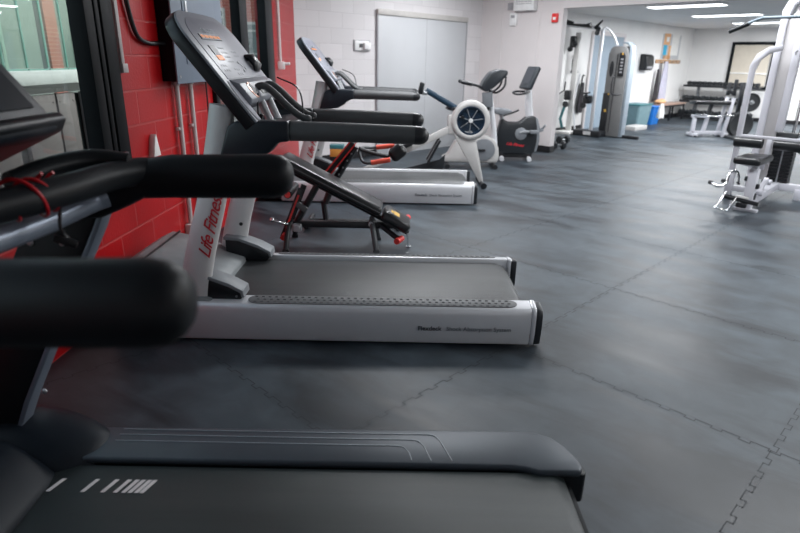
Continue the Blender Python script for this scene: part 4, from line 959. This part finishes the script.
cb('chin_up_grips', M['blkplastic'], lambda k: (k.tube([(-1.22, -.30, 2.21), (-1.0, -.30, 2.17)], [.05, .025], 10), k.tube([(-1.0, -.3, 2.14), (-.72, -.3, 2.12), (-.62, -.3, 2.12)], [.02, .025, .05], 10), k.tube([(-.52, -.30, 2.06), (-.38, -.30, 2.20)], [.04, .015], 8), k.tube([(-.52, -.2, 1.98), (-.42, -.34, 2.05)], [.05, .04], 10), k.tube([(-1.22, -.30, 2.165), (-.6, -.3, 2.08)], .016, 8)), cc, 60)
cb('floor_brace', M['blk_steel'], lambda k: k.box((.34, .02, .03), (.36, .08, .06), bev=.01))
cb('tension_strut', M['silver'], lambda k: k.tube([(-.88, .05, .02), (-1.0, .05, .55), (-.92, .05, 1.2)], .018, 8), cc, 60)

# second white post with cable attachments by the opening
ap = thing('cable_post', 'slim white cable post with black pulleys just inside the opening', 'weight machine', (3.46, 12.58, 0), GR)
k = MB(); k.box((0, .1, 1.0), (.11, .06, 2.0), bev=.01); k.box((0, 0, .03), (.34, .34, .06), bev=.01); k.build('post', M['paper'], ap)
k = MB(); k.box((-.06, .02, 1.82), (.12, .10, .22), bev=.02); k.ell((.0, -.03, 1.78), (.06, .05, .05)); k.cyl((-.10, -.03, 1.68), (-.10, .02, 1.68), .05, 12); k.build('pulley_block', M['blkplastic'], ap, smooth=50)
k = MB(); k.box((-.06, .02, .78), (.13, .10, .20), bev=.03); k.cyl((-.06, -.05, .60), (-.06, .0, .60), .06, 12); k.tube([(-.10, -.05, 1.05), (-.10, -.06, .88), (-.22, -.06, .80)], .014, 8); k.build('lower_carriage', M['blk_steel'], ap, smooth=50)
k = MB(); k.tube([(-.08, -.02, .55), (-.14, -.04, .30), (-.10, 0, .12)], .03, 8); tag(k.build('hanging_strap', M['tank'], ap), 'teal grey strap')

def on_far(s, off, z): p = FC+B2*s-A2*off; return (p.x, p.y, z)
RB = math.pi/2-rad(44.5)
# rope handle, black jacket
rp = thing('hanging_rope', 'black rope handle with two ball ends hanging on the wall by the opening', 'rope', on_far(-6.62, .05, 1.55), RB)
k = MB(); k.tube(spl([(-.10, -.01, -.30), (-.11, -.01, -.10), (-.07, -.01, -.01), (0, -.01, .02), (.07, -.01, -.01), (.11, -.01, -.10), (.10, -.01, -.30)], 5), .016, 10); k.build('rope', M['blk_cord'], rp, smooth=60)
k = MB()
for x in (-.10, .10): k.ell((x, -.01, -.31), (.035, .035, .035))
k.build('ball_end', M['blkplastic'], rp, smooth=60)
k = MB(); k.cyl((0, .04, .02), (0, -.03, .02), .008, 8); k.build('hook', M['steel'], rp)
def cloth(name, m, w, h, seed, parent=None, th=.05, taper=.6):
    rnd = random.Random(seed); ph = [rnd.random()*6 for _ in range(4)]; rings = []
    for i in range(15):
        u = i/14; ww = w*(taper+(1-taper)*min(1, u*1.5))/2; ring = []
        for j in range(28):
            a = 2*math.pi*j/28; f = 1+.28*math.sin(5*a+ph[0]+u*1.5)+.12*math.sin(9*a+ph[1])
            ring.append((ww*math.cos(a)*(1+.06*math.sin(7*u+ph[2])), -th*.75+th*.5*math.sin(a)*f*(.5+.6*u), -h*u+.02*math.sin(3*a+ph[3])*u))
        rings.append(ring)
    k = MB(); k.loft(rings); return k.build(name, m, parent, smooth=80)
o = cloth('jacket', M['darkcloth'], .24, .62, 3); tag(o, 'black jacket hanging on the wall left of the blue-grey door', 'jacket'); o.location = on_far(-6.2, .02, 1.02); o.rotation_euler = (0, 0, RB)
# dispenser, noticeboard, hooks, towels
dp = thing('paper_dispenser', 'black wall dispenser on the far white wall left of the noticeboard', 'dispenser', on_far(-3.12, 0, 1.47), RB)
k = MB(); k.prism([(0, -.19), (-.16, -.19), (-.19, -.08), (-.17, .14), (-.10, .19), (0, .19)], -.22, .22, 'x', bev=.02, seg=3); k.build('body', M['blkplastic'], dp, smooth=50)
k = MB(); k.box((.0, -.15, -.12), (.30, .08, .06), bev=.01); k.build('slot', M['greyplastic'], dp)
k = MB(); k.box((-.65, -.015, .1), (.13, .03, .17), bev=.006); o = k.build('wall_plate', M['whiteplastic'], None); tag(o, 'small white switch plate on the wall left of the black dispenser', 'switch'); o.location = on_far(-3.28, 0, 1.37); o.rotation_euler = (0, 0, RB)
nb = thing('noticeboard', 'pinned paper notices, orange, cyan and white, above the hook board', 'noticeboard', on_far(-1.55, 0, 1.87), RB)
k = MB(); k.box((.02, -.008, 0), (1.2, .012, .62)); k.build('board', M['door_grey'], nb, smooth=0)
for x, z, w, h, mm in ((-.32, .18, .40, .28, 'orangepaper'), (-.38, -.13, .22, .34, 'cyanpaper'), (.25, .05, .50, .52, 'paper'), (-.08, -.14, .16, .34, 'orangepaper'), (-.28, .18, .18, .12, 'paper'), (-.22, -.26, .5, .10, 'orangepaper')):
    k = MB(); k.box((x, -.017-(.004 if mm == 'paper' and w < .2 else 0), z), (w, .003, h)); k.build('notice', M[mm], nb, smooth=0)
hk = thing('coat_hook_board', 'brown wooden hook board below the notices', 'hook board', on_far(-1.58, 0, 1.50), RB)
k = MB(); k.box((0, -.012, 0), (1.65, .024, .09), bev=.004); k.build('board', M['hookwood'], hk)
for i in range(6):
    k = MB(); x = -.68+.27*i; k.tube([(x, -.02, 0), (x, -.07, -.02), (x, -.085, .02)], .009, 8); k.build('hook', M['chrome'], hk, smooth=60)
o = cloth('towel', M['towel'], .42, 1.02, 5, taper=.45, th=.12); tag(o, 'long pale lavender towel hanging from the hook board above the bench', 'towel'); o.location = on_far(-2.0, .05, 1.50); o.rotation_euler = (0, 0, RB)
o = cloth('scarf', M['darkcloth'], .16, .80, 9, taper=.5, th=.07); tag(o, 'dark cloth hanging partly behind the lavender towel', 'cloth'); o.location = on_far(-2.33, .04, 1.30); o.rotation_euler = (0, 0, RB)
# wooden bench
wb = thing('changing_bench', 'low wooden topped bench with black legs along the far white wall', 'bench', on_far(-1.80, .26, 0), RB)
k = MB(); k.box((0, 0, .43), (1.75, .36, .045), bev=.008); k.build('seat_board', M['wood'], wb)
for x in (-.82, -.1, .82):
    k = MB(); k.prism([(-.16, 0), (-.12, 0), (-.12, .36), (.12, .36), (.12, 0), (.16, 0), (.16, .405), (-.16, .405)], x-.02, x+.02, 'x'); k.build('leg_frame', M['blk_steel'], wb)
k = MB(); k.box((0, -.14, .385), (1.64, .03, .04)); k.build('front_rail', M['blk_steel'], wb)
# bins
def bin_(name, label, m, s, off, w, d, h, rim=None, group=None):
    t = thing(name, label, 'bin', on_far(s, off, 0), RB, group)
    k = MB(); rings = []
    for z, f in ((0, .84), (h*.5, .93), (h-.03, 1.0)):
        rings.append([(x*f, y*f, z) for x, y in ((-w/2, -d/2+.03), (-w/2+.03, -d/2), (w/2-.03, -d/2), (w/2, -d/2+.03), (w/2, d/2-.03), (w/2-.03, d/2), (-w/2+.03, d/2), (-w/2, d/2-.03))])
    k.loft(rings); k.build('bin_body', m, t, smooth=30)
    k = MB(); k.box((0, 0, h-.015), (w+.03, d+.03, .035), bev=.008); k.build('rim', rim or m, t)
    return t
bin_('storage_tub', 'large grey-teal plastic tub on the floor right of the cable tower', M['greybin'], -4.02, .40, .74, .44, .52, M['tank'])
bin_('waste_bin', 'bright blue plastic bin at the end of the wooden bench', M['bluebin'], -3.26, .42, .50, .36, .44)
k = MB(); k.box((0, 0, .045), (.65, .30, .09), bev=.01); o = k.build('wooden_step', M['cream'], None); tag(o, 'low pale step block on the floor before the grey-teal tub', 'step'); o.location = on_far(-4.90, .80, 0); o.rotation_euler = (0, 0, RB)
o = cloth('cleaning_cloth', M['paper'], .18, .34, 12, th=.14); tag(o, 'white cloth draped over the edge of the blue bin', 'cloth'); o.location = on_far(-3.45, .66, .52); o.rotation_euler = (0, 0, RB)
k = MB(); k.ell((0, 0, .06), (.22, .13, .06)); k.ell((.15, .03, .08), (.10, .08, .05)); o = k.build('crumpled_bag', M['orangepaper'], None, smooth=80); tag(o, 'crumpled beige bag lying on the wooden bench end above the blue bin', 'bag'); o.location = on_far(-2.50, .34, .453); o.rotation_euler = (0, 0, RB)

# dumbbell rack
rkp = FC - A2*1.12 - B2*.46
rk = thing('dumbbell_rack', 'three-tier black dumbbell rack standing in the far corner', 'rack', (rkp.x, rkp.y, 0), GR)
tiers = ((.10, -.20), (.50, -.10), (.90, .03))
for z, y in tiers:
    k = MB(); k.prism([(y-.17, z-.05), (y-.17, z-.02), (y+.17, z+.03), (y+.17, z+.0)], -.95, .95, 'x', bev=.004); k.prism([(y-.185, z-.05), (y-.165, z-.05), (y-.165, z+.01), (y-.185, z+.01)], -.95, .95, 'x'); k.build('tier', M['blk_steel'], rk)
for x in (-.62, .62):
    k = MB(); k.prism([(-.16, 0), (.30, 0), (.30, .06), (.20, .06), (.16, .98), (.08, .98), (.06, .40), (-.16, .06)], x-.03, x+.03, 'x', bev=.005); k.build('side_frame', M['bike_grey'], rk)
proto = dumbbell_parts('dumbbell', 'black dumbbell', 'dumbbells lined up on the three-tier rack', .058, .20)
first = True
names = ('lowest', 'middle', 'top')
cnt = 0
for ti, (z, y) in enumerate(tiers):
    n_ = (10, 12, 14)[ti]; r = (1.2, 1.02, .84)[ti]
    for i in range(n_):
        o = proto if first else copy_tree(proto); first = False
        x = -.86+1.72*i/(n_-1); p = rkp + (-A2)*x + B2*(y)
        o.location = (p.x, p.y, z+.012+.058*r); o.rotation_euler = (0, 0, GR+rad(90+random.uniform(-5, 5))); o.scale = (1.15*r, r, r)
        o['group'] = 'dumbbells on the %s tier of the rack' % names[ti]
        o['label'] = 'black dumbbell in the row on the %s tier of the far rack' % names[ti]
# three more on the floor by the pillar
for i, (x, y, rz_) in enumerate(((2.70, 10.16, .3), (2.98, 10.95, .5))):
    o = copy_tree(proto); o.location = (x, y, .0725); o.scale = (1.2, 1.25, 1.25); o.rotation_euler = (0, 0, rz_)
    o['group'] = 'dumbbells on the floor by the pillar'; o['label'] = ('black dumbbell on the floor nearest the white pillar', 'black dumbbell on the floor behind the one nearest the white pillar')[i]

# white bench-press style bench
wp = thing('weight_bench', 'white framed weight bench with black pad before the dumbbell rack', 'weight bench', (6.42, 12.55, 0))
def wbm(name, m, fn, sm=38):
    k = MB(); fn(k); return k.build(name, m, wp, smooth=sm)
wbm('frame', M['white_steel'], lambda k: (k.box((-.30, 0, .22), (.07, .07, .40), bev=.006), k.box((-.05, .02, .22), (.07, .07, .40), rot=(0, rad(8), 0), bev=.006), k.box((-.20, .0, .415), (.34, .07, .06), bev=.006), k.box((.05, 0, .08), (.75, .07, .07), bev=.006), k.box((-.30, 0, .045), (.10, .34, .06), bev=.006)))
wbm('rack_upright', M['white_steel'], lambda k: (k.box((.33, .12, .40), (.06, .06, .80), rot=(0, rad(6), 0), bev=.006), k.box((.33, -.12, .40), (.06, .06, .80), rot=(0, rad(6), 0), bev=.006), k.box((.33, 0, .06), (.08, .36, .07), bev=.006)))
wbm('foot', M['blkplastic'], lambda k: (k.cyl((-.30, -.15, 0), (-.30, -.15, .03), .035, 10), k.cyl((-.30, .15, 0), (-.30, .15, .03), .035, 10), k.cyl((.33, -.18, 0), (.33, -.18, .03), .035, 10)))
wbm('pad', M['leather'], lambda k: (k.box((.02, 0, .69), (.86, .28, .07), bev=.02, seg=3)), 60)
wbm('pad_post', M['blk_steel'], lambda k: k.box((-.02, 0, .54), (.06, .06, .26), rot=(0, rad(12), 0)))
wbm('bar_hook', M['blk_steel'], lambda k: (k.box((.36, -.12, 1.0), (.06, .06, .32), bev=.01), k.box((.28, -.12, .92), (.14, .05, .06), rot=(0, rad(30), 0), bev=.01)))
wbm('bar_hook', M['blk_steel'], lambda k: k.box((.36, .12, .96), (.06, .06, .24), bev=.01))
wbm('curl_bar', M['chrome'], lambda k: k.tube(spl([(-.35, -.1, .46), (-.1, -.12, .44), (.1, -.12, .42), (.3, -.14, .45), (.55, -.15, .43)], 4), .018, 8), 60)
# plate tree
pt = thing('plate_tree', 'black weight plate stand between the bench and the lat machine', 'rack', (7.02, 12.60, 0))
k = MB(); k.box((0, 0, .55), (.07, .07, 1.1), bev=.006); k.box((0, 0, .03), (.6, .5, .06), bev=.01); k.build('stand', M['blk_steel'], pt)
k = MB()
k.cyl((0, -.30, .265), (0, .1, .265), .024, 10); k.cyl((.12, -.30, .72), (.12, .1, .72), .024, 10); k.box((.06, 0, .72), (.16, .05, .05))
k.cyl((.02, 0, .52), (.25, 0, .52), .024, 10); k.build('peg', M['steel'], pt)
def plate(label, r, x, y, z, th=.05):
    t = thing('weight_plate', label, 'weight plate', (7.02+x, 12.60+y, z), 0, 'weight plates on the plate stand')
    k = MB(); k.lathe([(.03, -th/2), (r*.30, -th/2), (r*.34, -th/2+.012), (r*.78, -th/2+.012), (r*.84, -th/2), (r*.97, -th/2), (r, -th/2+.008), (r, th/2-.008), (r*.97, th/2), (.03, th/2)], (0, 0, 0), (0, 1, 0), 32); k.build('disc', M['plate'], t, smooth=40)
    k = MB(); k.lathe([(.026, -th/2-.004), (.045, -th/2-.004), (.045, th/2+.004), (.026, th/2+.004)], (0, 0, 0), (0, 1, 0), 20); k.build('hub_ring', M['steel'], t)
plate('large black weight plate on the lower peg, front of its pair', .25, 0, -.22, .265)
plate('large black weight plate on the lower peg, behind the front one', .25, 0, -.14, .265)
plate('medium black weight plate on the upper peg of the stand', .185, .12, -.20, .72)
k = MB(); k.prism([(-.3, 0), (.3, 0), (.3, .05), (-.3, .05)], -.25, .25, 'y', bev=.01); o = k.build('floor_weight', M['plate'], None); tag(o, 'flat black rubber block on the floor before the plate stand', 'block'); o.location = (7.0, 12.1, 0)

# ------------------------------------------------------------------ things on the near walls
def onred(t, off, z): p = wallpt(t, off); return (p.x, p.y, z)
# electrical cabinet: local x runs towards the camera, local y into the room
eb = thing('electrical_cabinet', 'blue-grey electrical cabinet with black side on the red wall', 'electrical box', onred(3.56, 0, 1.24), RZ)
k = MB(); k.box((.0, .05, .45), (.92, .10, .90), bev=.004); k.build('cabinet_body', M['black_frame'], eb)
k = MB(); k.box((-.0, .105, .45), (.95, .012, .93), bev=.004); k.build('cover', M['panelbox'], eb)
k = MB(); k.box((-.0, .114, .46), (.60, .008, .70), bev=.003); dd = k.build('cabinet_door', M['panelbox'], eb)
k = MB(); k.box((.25, .121, .46), (.03, .008, .10), bev=.003); k.build('latch', M['steel'], dd)
k = MB()
for x in (-.43, .43):
    for z in (.03, .87): k.cyl((x, .111, z), (x, .114, z), .010, 8)
k.build('screw', M['steel'], eb)
for i, t in enumerate((3.88, 3.64)):
    k = MB(); k.cyl((0, .03, 0), (0, .03, 1.02), .017, 12); k.cyl((0, .03, .99), (0, .03, 1.03), .024, 12)
    for z in (.25, .7): k.box((0, .018, z), (.07, .03, .02), bev=.004)
    o = k.build('conduit_pipe', M['conduit'], None, smooth=60); tag(o, ('pale conduit pipe below the electrical cabinet, nearer one', 'pale conduit pipe below the electrical cabinet, further one')[i], 'pipe', 'conduit pipes below the cabinet'); o.location = onred(t, 0, .22); o.rotation_euler = (0, 0, RZ)
sk = thing('wall_socket', 'white wall socket box at the foot of the conduit pipes', 'socket', onred(3.76, 0, .12), RZ)
k = MB(); k.box((0, .03, .05), (.34, .06, .12), bev=.008); k.build('socket_box', M['conduit'], sk)
k = MB(); k.box((.02, .063, .05), (.09, .006, .08), bev=.002); k.build('socket_face', M['whiteplastic'], sk)
k = MB(); k.tube(spl([(.42, .03, .60), (.40, .02, .45), (.33, .02, .28), (.20, .02, .235), (.06, .02, .235), (-.02, .04, .235)], 6), .014, 10); o = k.build('black_cable', M['blk_cord'], None, smooth=60); tag(o, 'thick black cable curving into the electrical cabinet', 'cable'); o.location = onred(4.02, 0, 1.24); o.rotation_euler = (0, 0, RZ)
k = MB(); k.cyl((0, .02, 0), (0, .02, .85), .006, 6); o = k.build('thin_cable', M['blk_cord'], None, smooth=60); tag(o, 'thin black cable hanging down the red wall below the electrical cabinet', 'cable'); o.location = onred(3.30, 0, .40); o.rotation_euler = (0, 0, RZ)
k = MB(); k.box((0, .015, .62), (.035, .03, 1.25), bev=.004); k.box((.0, .02, .01), (.06, .04, .05), bev=.004); o = k.build('cable_trunking', M['conduit'], None); tag(o, 'pale vertical cable trunking on the red wall beside the large near window', 'trunking'); o.location = onred(4.565, 0, 1.32); o.rotation_euler = (0, 0, RZ)
k = MB(); k.prism([(-.05, 0), (.05, 0), (.01, .12), (-.01, .14)], .0, .04, 'y', bev=.004); o = k.build('paper_holder', M['paper'], None); tag(o, 'white triangular holder low on the red wall behind the black handlebar', 'holder'); o.location = onred(4.30, 0, .79); o.rotation_euler = (0, 0, RZ)
vp = thing('vertical_pipe', 'thin white vertical pipe on the pinkish end of the red wall', 'pipe', onred(.93, 0, 1.32), RZ)
k = MB(); k.cyl((0, .03, 0), (0, .03, 1.38), .018, 12); k.build('pipe', M['conduit'], vp, smooth=60)
k = MB(); k.box((0, .04, .0), (.05, .08, .09), bev=.01); k.cyl((0, .07, .02), (0, .14, .02), .018, 10); k.build('valve', M['whiteplastic'], vp)
# on the white wall
def onwhite(s, z): p = CW+B2*s; return (p.x, p.y, z)
sw = thing('light_switch', 'white switch plate on the white block wall left of the grey door', 'switch', onwhite(-2.78, 1.59), RB)
k = MB(); k.box((0, -.01, 0), (.30, .02, .15), bev=.004); k.build('back_plate', M['greyplastic'], sw)
k = MB(); k.box((0, -.022, 0), (.27, .006, .13), bev=.002); k.build('plate', M['whiteplastic'], sw)
k = MB(); k.box((.07, -.045, -.005), (.12, .05, .09), bev=.008); k.build('cover_box', M['whiteplastic'], sw)
k = MB(); k.box((-.03, -.03, .0), (.05, .02, .05), bev=.004); k.build('toggle', M['grey_steel'], sw)
def onA(s, z): p = PIL+A2*s; return (p.x, p.y, z)
al = thing('fire_alarm', 'small red fire alarm box high on the pillar by the opening', 'alarm', onA(.125, 2.07), GR)
k = MB(); k.box((0, -.02, 0), (.10, .04, .13), bev=.006); k.build('alarm_body', M['redplastic'], al)
k = MB(); k.box((0, -.042, -.01), (.05, .006, .04)); k.build('alarm_lens', M['whiteplastic'], al)
hb_ = thing('wall_heater', 'white box unit high on the white wall near the top edge', 'wall unit', onA(.66, 2.21), GR)
k = MB(); k.box((0, -.06, .15), (.38, .12, .34), bev=.01); k.build('casing', M['whiteplastic'], hb_)
k = MB()
for i in range(6): k.box((0, -.122, .08+.03*i), (.30, .006, .008))
k.build('vent_slats', M['greyplastic'], hb_)
th_ = thing('thermostat', 'small white thermostat on the white wall below the box unit', 'thermostat', onA(.90, 2.07), GR)
k = MB(); k.box((0, -.02, 0), (.13, .04, .19), bev=.008); k.build('casing', M['whiteplastic'], th_)
k = MB(); k.box((0, -.042, .04), (.07, .006, .04)); k.build('display', M['greyplastic'], th_)
k = MB(); k.box((0, -.015, 0), (.09, .03, .11), bev=.004); k.box((0, -.032, 0), (.06, .006, .07)); o = k.build('wall_sensor', M['greyplastic'], None); tag(o, 'little grey sensor box above the thermostat', 'sensor'); o.location = onA(.98, 2.27); o.rotation_euler = (0, 0, GR)

# ------------------------------------------------------------------ lamps
def fixture(x, y, z, w, d, power, rz=GR, lab='', grp=None, hide=False):
    t = thing('ceiling_light', lab, 'ceiling light', (x, y, z), rz, grp)
    k = MB(); k.box((0, 0, -.012), (w+.05, d+.05, .024), bev=.004); k.build('housing', M['whiteplastic'], t)
    k = MB(); k.box((0, 0, -.028), (w, d, .012), bev=.003); k.build('diffuser', M['tube'], t)
    L = bpy.data.lights.new('lamp', 'AREA'); L.shape = 'RECTANGLE'; L.size = w; L.size_y = d; L.energy = power; L.color = (.95, .975, 1.)
    lo = bpy.data.objects.new('lamp', L); COL.objects.link(lo); lo.parent = t; lo.location = (0, 0, -.04)
    return t
PF, PM = 85, 60
for i, (x, y) in enumerate(((4.82, 10.9), (6.44, 12.66), (8.25, 14.5))):
    fixture(x, y, HF, 1.22, .32, PF, lab=('long ceiling light of the further room, the nearest and leftmost of three', 'long ceiling light of the further room, the middle of three', 'long ceiling light of the further room, partly behind the pulldown bar')[i], grp='ceiling lights of the further room')
for x, y in ((8.3, 9.3), (9.9, 11.4), (4.6, 12.9) if False else (9.6, 13.9)):
    fixture(x, y, HF, 1.22, .32, PF, lab='ceiling light of the further room outside the picture', grp='ceiling lights outside the picture')
for x, y in ((1.2, 8.4), (.2, 5.6), (3.2, 6.6), (3.0, 3.4), (5.4, 4.2), (4.6, .6)):  # unseen fixtures, added because the main room needs light
    fixture(x, y, HM, 1.22, .32, PM, lab='unseen ceiling light added to light the main room', grp='ceiling lights outside the picture')

# daylight
w = bpy.data.worlds.new('sky'); sc.world = w; w.use_nodes = True
nt = w.node_tree; bg = nt.nodes['Background']
sk_ = nt.nodes.new('ShaderNodeTexSky'); sk_.sky_type = 'NISHITA'; sk_.sun_disc = False; sk_.sun_elevation = rad(38); sk_.sun_rotation = rad(60); sk_.air_density = 1.; sk_.dust_density = 4.
hs_ = nt.nodes.new('ShaderNodeHueSaturation'); hs_.inputs['Saturation'].default_value = .45; nt.links.new(sk_.outputs[0], hs_.inputs['Color']); nt.links.new(hs_.outputs[0], bg.inputs[0]); bg.inputs[1].default_value = .36

# ------------------------------------------------------------------ camera
cam = bpy.data.cameras.new('camera'); co_ = bpy.data.objects.new('camera', cam); COL.objects.link(co_)
cam.sensor_width = 36; cam.lens = 580/800*36; cam.clip_start = .05
P_ = math.atan(206/580)
base = Euler((math.pi/2-P_, 0, 0)).to_matrix()
roll = Matrix.Rotation(rad(1.1), 3, 'Z')
co_.location = (0, 0, 1.40); co_.rotation_euler = (base @ roll).to_euler()
cam.dof.use_dof = True; cam.dof.focus_distance = 2.9; cam.dof.aperture_fstop = 2.7
sc.camera = co_
sc.view_settings.view_transform = 'Standard'; sc.view_settings.look = 'None'; sc.view_settings.gamma = 1; sc.view_settings.exposure = .18
